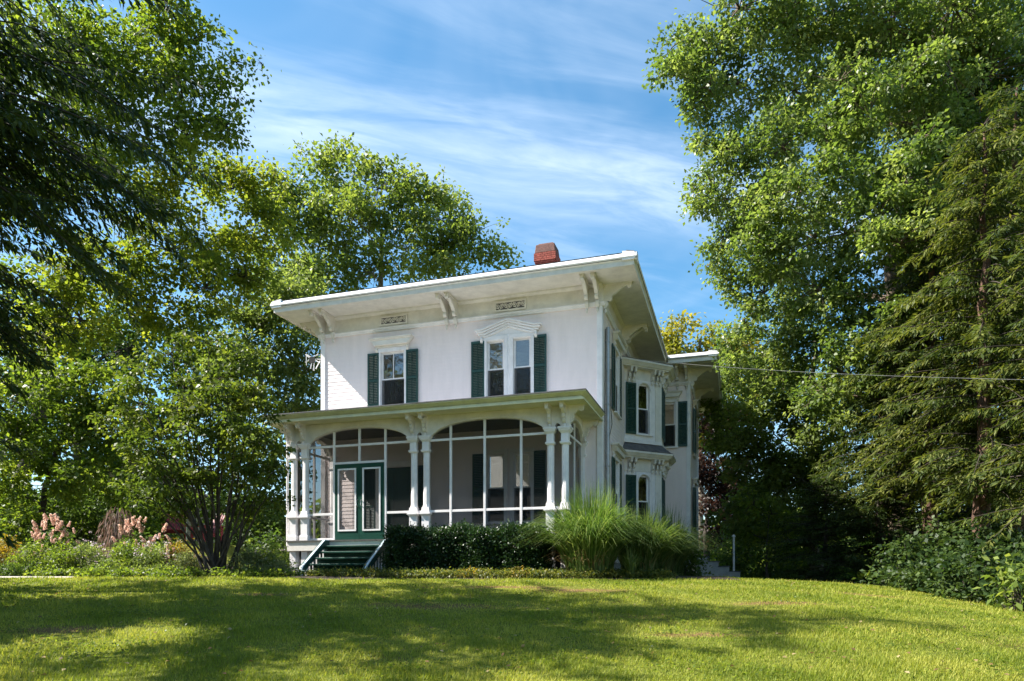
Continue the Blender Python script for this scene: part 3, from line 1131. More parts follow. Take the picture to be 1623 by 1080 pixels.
def slab(mb, o, z0, z1, o2=None):
    o2 = o if o2 is None else o2
    mb.taper(x0 + o, x1 - o, yf + o, -.031, z0, x0 + o2, x1 - o2, yf + o2, -.031, z1)


mb = MB()
slab(mb, .07, 4.432, 4.47); slab(mb, .10, 4.47, 4.50); slab(mb, .07, 4.50, 4.565, -.02); slab(mb, -.03, 4.565, 4.60)
slab(mb, .02, 4.385, 4.432)
pc = obj('porch_cornice', mb, M['porch_cream'], house)
mb = MB()
slab(mb, -.035, 4.601, 4.612); slab(mb, -.03, 4.612, 4.80, 2.3)
obj('porch_roof', mb, M['metal_roof'], house)
obj('roof_edge', MB().box(x0 - .045, x1 + .045, yf - .05, yf - .034, 4.592, 4.618).box(x1 + .034, x1 + .045, yf - .034, -.03, 4.592, 4.618), M['gutter_dark'], pc)
obj('porch_ceiling', MB().box(U0 + .07, U1 - .07, -PD + .08, -.04, 4.34, 4.38), M['porch_board'], house)
# floor
mb = MB()
n = 26
for i in range(n):
    a0 = U0 - .16 + (U1 - U0 + .32) * i / n
    a1 = U0 - .16 + (U1 - U0 + .32) * (i + 1) / n - .006
    mb.box(a0, a1, -PD - .20, -.035, ZP - .04, ZP)
obj('porch_floor', mb, M['porch_board'], house)
mb = MB().box(U0 - .14, U1 + .14, -PD - .17, -PD - .12, ZP - .30, ZP - .042)
mb.box(U1 + .09, U1 + .14, -PD - .119, -.05, ZP - .30, ZP - .042).box(U0 - .14, U0 - .09, -PD - .119, -.05, ZP - .30, ZP - .042)
obj('rim_board', mb, M['cream'], house, bevel=.005)
for u in COLS:
    obj('porch_pier', MB().box(u - .10, u + .10, -PD - .10, -PD + .10, -.3, ZP - .30), M['white'], house, bevel=.006)
obj('porch_pier', MB().box(U1 - .1, U1 + .1, -.35, -.15, -.3, ZP - .3), M['white'], house, bevel=.006)
obj('under_porch_shade', MB().box(U0 - .05, U1 + .05, -PD + .16, -PD + .20, -.3, ZP - .05).box(U1 + .01, U1 + .05, -PD + .2, -.1, -.3, ZP - .05), M['dark'], house)  # dark sheet standing in for the shade beneath the porch floor
# skirt slats right of the steps
for k in range(16):
    u = -5.35 + k * 0.16 + (0.1 if k > 4 else 0)
    obj('skirt_slat', MB().box(u, u + .07, -PD - .08, -PD - .055, -.1, ZP - .302), M['white'], house)

# screens between the columns
bw = 0.032


def vbar(u, z0, z1, v=-PD):
    obj('screen_mullion', MB().box(u - bw, u + bw, v - .03, v + .03, z0, z1), M['white'], house, bevel=.004)


def hbar(a, b, z, h=bw, v=-PD):
    obj('screen_rail', MB().box(a, b, v - .025, v + .025, z - h, z + h), M['white'], house, bevel=.004)


def screen(a, b, z0, z1, zf=None):
    mb = MB()
    if zf is None:
        mb.box(a, b, -PD + .004, -PD + .006, z0, z1)
    else:
        xs_ = np.linspace(a, b, 40)
        mb.prism([(a, z0)] + [(b, z0)] + [(x, max(z0 + .01, zf(x))) for x in xs_[::-1]], 'xz', -PD + .004, -PD + .006)
    obj('screen', mb, M['screen'], house)


zc_ = lambda x: max(3.79, zarch(x)) - 0.002
# right bay
a, b = -4.445 + .11, -.94 - .11
for u in (-3.73, -2.755, -1.74):
    vbar(u, ZP + .06, zc_(u) + .0)
for s0, s1 in ((a - .0, -3.73 - bw), (-3.73 + bw, -2.755 - bw), (-2.755 + bw, -1.74 - bw), (-1.74 + bw, b)):
    hbar(s0, s1, 3.72)
    hbar(s0, s1, 1.785)
hbar(a, b, ZP + .03, .03)
screen(a, b, ZP + .06, 0, zc_)
# left bay with the door
a, b = -8.276 + .11, -4.815 - .11
vbar(-7.33, ZP, zc_(-7.33)); vbar(-5.70, ZP, zc_(-5.70)); vbar(-6.515, 3.265, zc_(-6.515))
for s0, s1 in ((a, -7.33 - bw), (-7.33 + bw, -6.515 - bw), (-6.515 + bw, -5.70 - bw), (-5.70 + bw, b)):
    hbar(s0, s1, 3.73)
for s0, s1 in ((a, -7.33 - bw), (-5.70 + bw, b)):
    hbar(s0, s1, 1.79)
    hbar(s0, s1, ZP + .03, .03)
hbar(-7.33 + bw, -5.70 - bw, 3.235)
screen(a, -7.33, ZP + .06, 0, zc_)
screen(-5.70, b, ZP + .06, 0, zc_)
screen(-7.33, -5.70, 3.26, 0, zc_)
for u0_, u1_ in ((-8.276, -8.66), (-4.815, -4.445), (-.94, -.555)):      # between the paired columns
    lo, hi = min(u0_, u1_) + .10, max(u0_, u1_) - .10
    hbar(lo, hi, 1.785)
    screen(lo, hi, ZP, 3.84)
for u in (U0, U1):                                            # ends
    mb = MB().box(-.03, .03, -1.94, -.25, 1.76, 1.82).box(-.03, .03, -1.94, -.25, 3.69, 3.75).box(-.03, .03, -1.1, -1.04, ZP, 4.15)
    f = obj('end_frame', mb, M['white'], house, (u, 0, 0))
    obj('screen', MB().box(-.002, .002, -1.97, -.2, ZP, 4.1), M['screen'], f)

# double screen door
for k, (d0, d1, t0, t1) in enumerate(((-7.298, -6.518, -7.16, -6.64), (-6.512, -5.732, -6.37, -5.87))):
    za, zb = 1.33, 3.04
    mb = MB().box(d0, t0, -.025, .02, ZP + .01, 3.20).box(t1, d1, -.025, .02, ZP + .01, 3.20)
    mb.box(t0, t1, -.0248, .02, ZP + .01, za).box(t0, t1, -.0248, .02, zb, 3.20)
    d = obj('screen_door', mb, M['door_green'], house, (0, -PD - .012, 0))
    tb = .034
    mb = MB().box(t0 - tb, t0 + .012, -.042, -.0252, za - tb, zb + tb).box(t1 - .012, t1 + tb, -.042, -.0252, za - tb, zb + tb)
    mb.box(t0 + .012, t1 - .012, -.0415, -.0252, za - tb, za + .012).box(t0 + .012, t1 - .012, -.0415, -.0252, zb - .012, zb + tb)
    obj('door_trim', mb, M['white'], d)
    obj('screen', MB().box(t0, t1, -.004, -.002, za, zb), M['screen'], d)
    hx = t1 + .07 if k == 0 else t0 - .07
    obj('handle', MB().tube([(hx, -.03, 2.0), (hx, -.075, 2.03), (hx, -.075, 2.15), (hx, -.03, 2.18)], .011, 6), M['metal'], d)

# front steps
st = obj('porch_steps', MB().box(-7.36, -5.60, -2.9, -2.26, -.15, 0.12).box(-7.36, -5.60, -2.6, -2.26, .12, .45), M['door_green'], house)
for i in range(5):
    z = ZP - .04 - (i + 1) * .175
    v1 = -PD - .20 - i * .26
    obj('tread', MB().box(-7.38, -5.58, v1 - .29, v1, z, z + .045), M['door_green'], st, bevel=.008)
    obj('riser', MB().box(-7.37, -5.59, v1 - .02, v1, z - .13, z), M['door_green'], st)
for u in (-7.50, -5.58):
    prof = [(-2.24, -.1), (-2.24, 1.02), (-2.48, 1.02), (-3.50, 0.30), (-3.56, 0.20), (-3.56, -.1), (-3.44, -.1), (-3.44, .14), (-2.50, .80), (-2.36, .80), (-2.36, -.1)]
    sw = obj('step_side', MB().prism(prof, 'yz', u, u + .12), M['green'], st, bevel=.008)
    capp = [(-2.24, 1.022), (-2.49, 1.022), (-3.52, .295), (-3.585, .18), (-3.585, -.1), (-3.562, -.1), (-3.562, .20), (-3.50, .302), (-2.48, 1.052), (-2.24, 1.052)]
    mb = MB()
    for pa, pb in zip(prof[1:5], prof[2:6]):
        da = Vector((0, pb[0] - pa[0], pb[1] - pa[1]))
        nrm = Vector((0, da.z, -da.y)).normalized()
        if nrm.z < 0 and abs(nrm.z) > .2:
            nrm = -nrm
        if abs(nrm.z) <= .2:
            nrm = Vector((0, -1, 0))
        o1 = nrm * .022
        A = Vector((0, pa[0], pa[1])); B = Vector((0, pb[0], pb[1]))
        P = [A, B, B + o1, A + o1]
        mb.add([(u + .072, p.y, p.z) for p in P] + [(u + .128, p.y, p.z) for p in P],
               [(0, 1, 2, 3), (7, 6, 5, 4), (0, 4, 5, 1), (1, 5, 6, 2), (2, 6, 7, 3), (3, 7, 4, 0)])
    obj('edge_strip', mb, M['edge'], st)
    for k in range(6):
        v = -2.46 - k * .165
        zt = min(.80, .80 - (-2.50 - v) / (.94) * .66) + .03
        obj('baluster', MB().box(u + .04, u + .075, v - .02, v + .02, -.1, zt), M['white'], st)

# porch end: lamp bracket, and the white frame on the far left corner
ant = thing('antenna', 'small white metal frame of crossed arms fixed beside the left corner under the eave', 'antenna', (0, 0, 0))
base = Vector((-W - .1, .15, 6.95))
mw = Matrix.Rotation(-YAW, 4, 'Z')
def hw(p):
    return CO + (mw @ Vector(p))
ant.location = hw(base)
ant.rotation_euler = (0, 0, -YAW)
obj('mast', MB().tube([(0.06, 0, .1), (-.25, -.05, .12), (-.28, -.05, -.25)], .022, 6), M['gutter'], ant)
mb = MB()
for (a, b) in (((-.55, -.05, .30), (-.05, -.06, -.02)), ((-.60, -.04, .05), (-.10, -.05, .28)), ((-.55, -.05, -.05), (-.55, -.05, .32)), ((-.40, -.05, -.18), (-.30, -.05, .2)), ((-.58, -.05, .30), (-.35, -.05, .12)), ((-.2, -.05, -.2), (-.05, -.04, .05))):
    mb.tube([a, b], .018, 6)
obj('arm', mb, M['gutter'], ant)
obj('reflector', MB().box(-.42, -.22, -.08, -.06, .0, .2), M['dark'], ant)

# overhead cable from the corner of the house to the right
pa = hw((0.06, .30, 6.30))
pb = Vector(at(1700, 604, 14.0))
pts = []
for i in range(25):
    t = i / 24
    p = pa.lerp(pb, t)
    p.z -= 0.12 * math.sin(math.pi * t)
    pts.append(p)
link('overhead_wire', MB().tube(pts, 0.0045, 5).mesh('overhead_wire', M['wire']), label='thin pale overhead cable running from the house corner to the trees on the right', cat='cable')

# back steps at the right rear corner
bs = thing('back_steps', 'low grey concrete steps at the far right rear of the house', 'steps', hw((2.05, 10.2, 0)), -YAW)
for i in range(4):
    obj('step', MB().box(0.05 + i * .42, .05 + (i + 1) * .42, -.35, .9, -.4, .80 - i * .2), M['concrete'], bs)
    obj('nosing', MB().box(0.05 + i * .42, .09 + (i + 1) * .42, -.38, .9, .802 - i * .2, .84 - i * .2), M['gutter_dark'], bs)
p = at(1163, 905, 29.0)
post = thing('garden_post', 'thin white post standing on the lawn edge right of the back steps', 'post', (p[0], p[1], float(ground(p[0], p[1]))))
obj('pole', MB().box(-.035, .035, -.035, .035, -.1, 1.75), M['white'], post, bevel=.006)
obj('post_cap', MB().taper(-.07, .07, -.07, .07, 1.75, -.02, .02, -.02, .02, 1.84), M['white'], post)

exec_foliage = True
# ================================================================== FOLIAGE helpers
GL = leaf_mat
M['oak'] = GL('oak_leaf', (0.056, 0.094, 0.020), (0.110, 0.160, 0.036), (0.21, 0.25, 0.085), 0.48, 0.42, 0.42)
M['oak_far'] = GL('far_oak_leaf', (0.062, 0.100, 0.020), (0.118, 0.162, 0.034), (0.20, 0.235, 0.062), 0.48, 0.45, 0.35)
M['maple'] = GL('maple_leaf', (0.062, 0.095, 0.014), (0.118, 0.155, 0.020), (0.205, 0.215, 0.030), 0.58, 0.5, 0.2)
M['yellow'] = GL('yellowing_leaf', (0.11, 0.13, 0.018), (0.19, 0.19, 0.025), (0.30, 0.24, 0.03), 0.45, 0.5, 0.3)
M['dogwood'] = GL('dogwood_leaf', (0.054, 0.092, 0.014), (0.102, 0.150, 0.019), (0.18, 0.215, 0.030), 0.52, 0.45, 0.28)
M['smalltree'] = GL('small_tree_leaf', (0.038, 0.064, 0.012), (0.074, 0.108, 0.016), (0.145, 0.170, 0.026), 0.46, 0.45, 0.25)
M['deep'] = GL('deep_green_leaf', (0.032, 0.062, 0.015), (0.058, 0.100, 0.022), (0.105, 0.150, 0.034), 0.42, 0.5, 0.18)
M['grey'] = GL('grey_green_leaf', (0.068, 0.104, 0.030), (0.125, 0.168, 0.048), (0.20, 0.24, 0.078), 0.48, 0.45, 0.28)
M['undergrowth'] = GL('shade_dark_undergrowth_leaf', (0.016, 0.034, 0.010), (0.032, 0.060, 0.015), (0.080, 0.115, 0.028), 0.3, 0.5, 0.2)  # leaf tones darkened in place of the shade over these bushes
M['purple'] = GL('purple_leaf', (0.020, 0.012, 0.012), (0.040, 0.024, 0.020), (0.075, 0.050, 0.030), 0.35, 0.45, 0.4, (1.2, .8, .6))
M['hemlock'] = GL('hemlock_needle', (0.026, 0.046, 0.011), (0.062, 0.086, 0.018), (0.150, 0.160, 0.034), 0.33, 0.55, 0.2)
M['yew'] = GL('dark_conifer_needle', (0.014, 0.028, 0.009), (0.024, 0.045, 0.012), (0.050, 0.072, 0.016), 0.28, 0.55, 0.25)
M['box'] = GL('hedge_leaf', (0.010, 0.028, 0.010), (0.018, 0.045, 0.013), (0.045, 0.085, 0.020), 0.2, 0.4, 0.35)
M['lime'] = GL('lime_perennial_leaf', (0.075, 0.12, 0.025), (0.13, 0.18, 0.035), (0.22, 0.25, 0.06), 0.4, 0.5, 0.3)
M['sage'] = GL('sage_perennial_leaf', (0.09, 0.12, 0.05), (0.15, 0.18, 0.08), (0.24, 0.27, 0.13), 0.35, 0.55, 0.3)
M['cover'] = GL('ground_cover_leaf', (0.035, 0.065, 0.015), (0.085, 0.105, 0.02), (0.22, 0.20, 0.04), 0.35, 0.5, 0.3)
M['autumn'] = GL('golden_leaf', (0.10, 0.09, 0.015), (0.26, 0.19, 0.02), (0.40, 0.28, 0.03), 0.35, 0.5, 0.3, (1.1, 1.0, .5))
M['grassblade'] = GL('lawn_grass_blade', (0.108, 0.150, 0.016), (0.195, 0.232, 0.026), (0.34, 0.33, 0.068), 0.35, 0.6, 0.2)
M['reed'] = GL('ornamental_grass_blade', (0.040, 0.085, 0.016), (0.085, 0.150, 0.028), (0.23, 0.28, 0.10), 0.4, 0.45, 0.4)
M['reed_dk'] = GL('darker_grass_blade', (0.040, 0.075, 0.018), (0.080, 0.130, 0.030), (0.20, 0.23, 0.10), 0.35, 0.45, 0.45)  # slightly darker blade tones than the bright clump
M['straw'] = GL('dry_straw_blade', (0.14, 0.085, 0.04), (0.22, 0.14, 0.06), (0.36, 0.28, 0.15), 0.25, 0.6, 0.2, (1, 1, .8))
M['petal'] = GL('peach_petal', (0.46, 0.24, 0.19), (0.64, 0.45, 0.36), (0.76, 0.68, 0.58), 0.35, 0.6, 0.2, (1, 1, 1))
M['mauve'] = GL('pale_mauve_petal', (0.35, 0.24, 0.30), (0.50, 0.40, 0.45), (0.66, 0.60, 0.62), 0.35, 0.6, 0.2, (1, 1, 1))
M['drytwig'] = GL('dry_hanging_twig', (0.10, 0.06, 0.045), (0.18, 0.12, 0.095), (0.30, 0.23, 0.20), 0.2, 0.8, 0.1, (1, .9, .8))

TRI = [0]


def unit(a):
    return a / np.maximum(np.linalg.norm(a, axis=-1, keepdims=True), 1e-9)


def leaves(C_, A, Nn, L, Wd, fold=0.18, belly=0.45):
    """kite-shaped leaves: returns verts (n*4,3), faces (n,4)"""
    n = len(C_)
    A = unit(A)
    S = unit(np.cross(Nn, A))
    U = np.cross(A, S)
    L = np.broadcast_to(np.asarray(L, float), (n,))[:, None]
    Wd = np.broadcast_to(np.asarray(Wd, float), (n,))[:, None]
    mid = C_ + A * L * belly + U * Wd * fold
    vs_ = np.stack([C_, mid + S * Wd / 2, C_ + A * L, mid - S * Wd / 2], 1).reshape(-1, 3)
    fs = np.arange(n * 4).reshape(n, 4)
    return vs_, fs


def leaf_obj(name, parts, mat, parent, kind='stuff', **kw):
    vs_ = np.concatenate([p[0] for p in parts])
    o = 0
    fs = []
    for p in parts:
        fs.append(p[1] + o)
        o += len(p[0])
    fs = np.concatenate(fs)
    va = np.concatenate([p[2] for p in parts])
    TRI[0] += 2 * len(fs)
    if parent is not None:
        vs_ = vs_ - np.array(parent.location)
    return link(name, np_mesh(name, vs_, fs, mat, va), parent, kind=kind, **kw)


def np_tube(path, rad, k=6):
    path = np.asarray(path, float)
    n = len(path)
    rad = np.broadcast_to(np.asarray(rad, float), (n,))
    t = unit(np.gradient(path, axis=0))
    ref = np.array([0.31, 0.2, 0.93]) if abs(t[0, 2]) < 0.8 else np.array([1.0, 0.1, 0.0])
    s = unit(np.cross(t, ref))
    w = np.cross(t, s)
    a = np.linspace(0, 2 * math.pi, k, endpoint=False)
    ring = (s[:, None, :] * np.cos(a)[None, :, None] + w[:, None, :] * np.sin(a)[None, :, None]) * rad[:, None, None] + path[:, None, :]
    i = np.arange(n - 1)[:, None] * k + np.arange(k)[None, :]
    j = np.arange(n - 1)[:, None] * k + (np.arange(k) + 1)[None, :] % k
    fs = np.stack([i, j, j + k, i + k], -1).reshape(-1, 4)
    return ring.reshape(-1, 3), fs


def tube_obj(name, tubes, mat, parent, kind=None, **kw):
    vs_, fs, o = [], [], 0
    for v, f in tubes:
        vs_.append(v)
        fs.append(f + o)
        o += len(v)
    vs_ = np.concatenate(vs_)
    fs = np.concatenate(fs)
    TRI[0] += 2 * len(fs)
    if parent is not None:
        vs_ = vs_ - np.array(parent.location)
    return link(name, np_mesh(name, vs_, fs, mat, smooth=True), parent, kind=kind, **kw)


def curve(p0, p1, rg, n=8, bow=0.12, sag=0.0):
    p0, p1 = np.asarray(p0, float), np.asarray(p1, float)
    t = np.linspace(0, 1, n)[:, None]
    d = np.linalg.norm(p1 - p0)
    off = rg.normal(0, bow * d, 3)
    off2 = rg.normal(0, bow * 0.4 * d, 3)
    p = p0 * (1 - t) + p1 * t + off * np.sin(t * math.pi) * 0.6 + off2 * np.sin(t * 2 * math.pi) * 0.5
    p[:, 2] += sag * d * np.sin(t[:, 0] * math.pi)
    return p


def in_view(P, m=90):
    x = CX + FPX * P[:, 0] / np.maximum(P[:, 1], .1)
    y = HZ - FPX * P[:, 2] / np.maximum(P[:, 1], .1)
    return (P[:, 1] > 1) & (x > -m) & (x < 1623 + m) & (y > -m) & (y < 1080 + m)


def clump_leaves(cent, rc, nl, L, Wd, rg, droop=0.35, flat=0.6, tone=0.5, lod=True):
    """leaves gathered round clump centres (k,3)"""
    k = len(cent)
    ctone = rg.random(k)
    idx = np.repeat(np.arange(k), nl)
    off = rg.normal(0, 1, (len(idx), 3)) * np.array([1, 1, flat]) * rc * 0.62
    P = cent[idx] + off
    A = unit(off) * 0.8 + rg.normal(0, .55, (len(idx), 3)) + np.array([0, 0, -droop])
    Nn = rg.normal(0, .55, (len(idx), 3)) + np.array([0, 0, 0.75]) + unit(off) * .35
    s = rg.uniform(.5, 1.4, len(idx))
    v = np.clip(ctone[idx] * .55 + rg.random(len(idx)) * .45 + (tone - .5), 0, 1)
    if lod:
        vis = in_view(P)
        keep = vis | (rg.random(len(P)) < .3)
        s = np.where(vis, s, s * 1.75)
        P, A, Nn, s, v = P[keep], A[keep], Nn[keep], s[keep], v[keep]
    a, b = leaves(P, A, Nn, L * s, Wd * s)
    return a, b, v


def tree(name, label, cat, trunk, r0, blobs, mat, bark, seed, leaf=(0.17, 0.11), cov=3.2, rc=0.42, group=None, sep_limbs=True, limb_k=1.0, twigs=True, tone=.5, fill=.62, depth=1.0):
    """trunk: world points from base to top.  blobs: (px, py, Y, rpx[, squash]) places of the leaf masses"""
    rg = np.random.default_rng(seed)
    trunk = np.array(trunk, float)
    base = trunk[0].copy()
    t = thing(name, label, cat, base, group=group)
    m = len(trunk)
    tt = np.linspace(0, 1, 14)
    tp = np.stack([np.interp(tt, np.linspace(0, 1, m), trunk[:, i]) for i in range(3)], 1)
    tp[1:-1] += rg.normal(0, r0 * .25, (12, 3)) * np.array([1, 1, .3])
    tr = r0 * (1 - .72 * tt)
    tr[0] = r0 * 1.5
    tr[1] = r0 * 1.08
    tp[0, 2] -= .3
    tube_obj('trunk', [np_tube(tp, tr, 10)], bark, t)
    cl_all = []
    tw = []
    limbs = []
    nodes_p = [tp[i] for i in range(3, 13)]
    nodes_r = [tr[i] * .75 for i in range(3, 13)]
    order = sorted(range(len(blobs)), key=lambda k_: min(np.linalg.norm(at(*blobs[k_][:3]) - q_) for q_ in nodes_p))
    for bi in order:
        b = blobs[bi]
        c = at(*b[:3])
        r = b[3] / FPX * b[2]
        sq_ = b[4] if len(b) > 4 else 0.9
        c = c + np.array([0, rg.normal(0, .25 * r), 0])
        NP = np.array(nodes_p)
        dv = c - NP
        dl = np.linalg.norm(dv, axis=1)
        cost = dl + np.clip(NP[:, 2] - c[2] + .25 * dl, 0, None) * 1.2 - np.array(nodes_r) * 4
        i = int(np.argmin(cost))
        d = dl[i]
        if d > r * .25:
            pth = curve(NP[i], c, rg, 9, .08, .06)
            rr = min(nodes_r[i] * .85, .013 * d * limb_k + .03)
            rad_ = np.linspace(rr, rr * .35, 9)
            limbs.append(np_tube(pth, rad_, 7))
            for q_ in (3, 5, 8):
                nodes_p.append(pth[q_])
                nodes_r.append(rad_[q_])
        n = max(5, int(2.6 * fill * (r / rc) ** 2))
        dirs = unit(rg.normal(0, 1, (n, 3)))
        rad = rg.uniform(.35, 1.0, (n, 1)) ** .6
        cen = c + dirs * rad * r * np.array([1, depth, sq_])
        nl = int(max(4, cov * math.pi * r * r / (n * .5 * leaf[0] * leaf[1])))
        cl_all.append(clump_leaves(cen, rc, nl, leaf[0], leaf[1], rg, tone=tone))
        m2 = max(3, n // 3)                                   # stray sprigs beyond the mass
        sp = c + unit(rg.normal(0, 1, (m2, 3))) * rg.uniform(1.0, 1.38, (m2, 1)) * r * np.array([1, depth, sq_])
        cl_all.append(clump_leaves(sp, rc * .5, max(4, nl // 5), leaf[0] * .9, leaf[1] * .9, rg, tone=tone + .05))
        if twigs:
            for j in range(n):
                if rg.random() < .65:
                    tw.append(np_tube(curve(c, cen[j], rg, 5, .10, .06), np.linspace(.022, .006, 5) * limb_k, 3))
            for j in range(m2):
                tw.append(np_tube(curve(c, sp[j], rg, 5, .10, .06), np.linspace(.016, .004, 5) * limb_k, 3))
    if limbs:
        if sep_limbs:
            for l_ in limbs:
                tube_obj('limb', [l_], bark, t)
        else:
            tube_obj('limbs', limbs, bark, t)
    if tw:
        tube_obj('twigs', tw, bark, t, kind='stuff')
    leaf_obj('crown', cl_all, mat, t)
    return t


def conifer(name, label, base, height, r0, prof, mat, bark, seed, step=.30, per=4, droop=.35, twig=.09, leaf=(.15, .035), hang=.35, z0=1.0, group=None, tone=.5, az=None, twl=.42, gaps=False):
    """tree with drooping flat sprays.  prof(h) = branch length at height h above the base"""
    rg = np.random.default_rng(seed)
    base = np.array(base, float)
    t = thing(name, label, 'tree', base, group=group)
    n = 12
    tp = base + np.stack([rg.normal(0, .04, n), rg.normal(0, .04, n), np.linspace(-.3, height - .5, n)], 1)
    tube_obj('trunk', [np_tube(tp, np.linspace(r0, .03, n) * np.r_[1.3, np.ones(n - 1)], 9)], bark, t)
    br, C_, A_, N_, L_, V_ = [], [], [], [], [], []
    h = z0
    while h < height - .2:
        for _ in range(per if not gaps else (per if h < 9.5 else 4)):
            ang = rg.uniform(0, 2 * math.pi) if az is None else rg.uniform(*az)
            ln = prof(h) * rg.uniform(.40, 1.12)
            if ln < .25 or (gaps and math.sin(ang * 3 + h * 2.1) + .6 * math.sin(h * 3.3 + ang) > (-.45 if abs(math.sin(ang)) > .72 or math.cos(ang) < 0 else 1.1 if h < 9 else .1)):
                continue
            d = np.array([math.cos(ang), math.sin(ang), 0])
            sd = np.array([-d[1], d[0], 0])
            m = 10
            s = np.linspace(0, 1, m)
            pth = base + np.array([0, 0, h]) + d * (s * ln)[:, None] + sd * (rg.normal(0, .22) * ln * s ** 2)[:, None]
            dr_ = droop * rg.uniform(.45, 1.5)
            pth[:, 2] += ln * (rg.uniform(.0, .34) * s - dr_ * s ** 2 + rg.normal(0, .03) * np.sin(s * 5))
            br.append(np_tube(pth, np.linspace(.008 + .006 * ln, .003, m), 4))
            nt = max(4, int(ln / twig))
            ts = np.linspace(.12, 1, nt)
            ctone = rg.uniform(-.22, .22)
            for sg in (-1, 1):
                P = np.stack([np.interp(ts, s, pth[:, i]) for i in range(3)], 1)
                tl = twl * (1.15 - ts * .85) * rg.uniform(.6, 1.2, nt)
                td = unit(d * .75 + sd * sg * rg.uniform(.5, 1.0, nt)[:, None] + np.stack([np.zeros(nt), np.zeros(nt), -hang * rg.uniform(.2, 1.6, nt)], 1))
                for q_ in (.25, .55, .85):                      # sprays along each side twig
                    C_.append(P + td * (tl * q_)[:, None] + np.stack([np.zeros(nt), np.zeros(nt), -.10 * hang * q_ * tl], 1))
                    A_.append(td + rg.normal(0, .30, (nt, 3)))
                    N_.append(np.array([0, 0, 1.0]) + rg.normal(0, .35, (nt, 3)))
                    L_.append(leaf[0] * rg.uniform(.7, 1.3, nt))
                    V_.append(np.clip(tone + ctone + rg.normal(0, .2, nt) + .12 * (ts - .5), 0, 1))
        h += step * rg.uniform(.8, 1.2)
    C_, A_, N_, L_, V_ = map(np.concatenate, (C_, A_, N_, L_, V_))
    vis = in_view(C_)
    keep = vis | (rg.random(len(C_)) < .35)
    L_ = np.where(vis, L_, L_ * 1.6)
    C_, A_, N_, L_, V_ = C_[keep], A_[keep], N_[keep], L_[keep], V_[keep]
    tube_obj('branches', br, M['bark_dark'], t, kind='stuff')
    a, b = leaves(C_, A_, N_, L_, L_ * leaf[1] / leaf[0], .1)
    leaf_obj('crown', [(a, b, V_)], mat, t)
    return t


def gz(x, y):
    return float(ground(x, y))


def foot(px, Y):
    x = (px - CX) / FPX * Y
    return np.array((x, Y, gz(x, Y)))


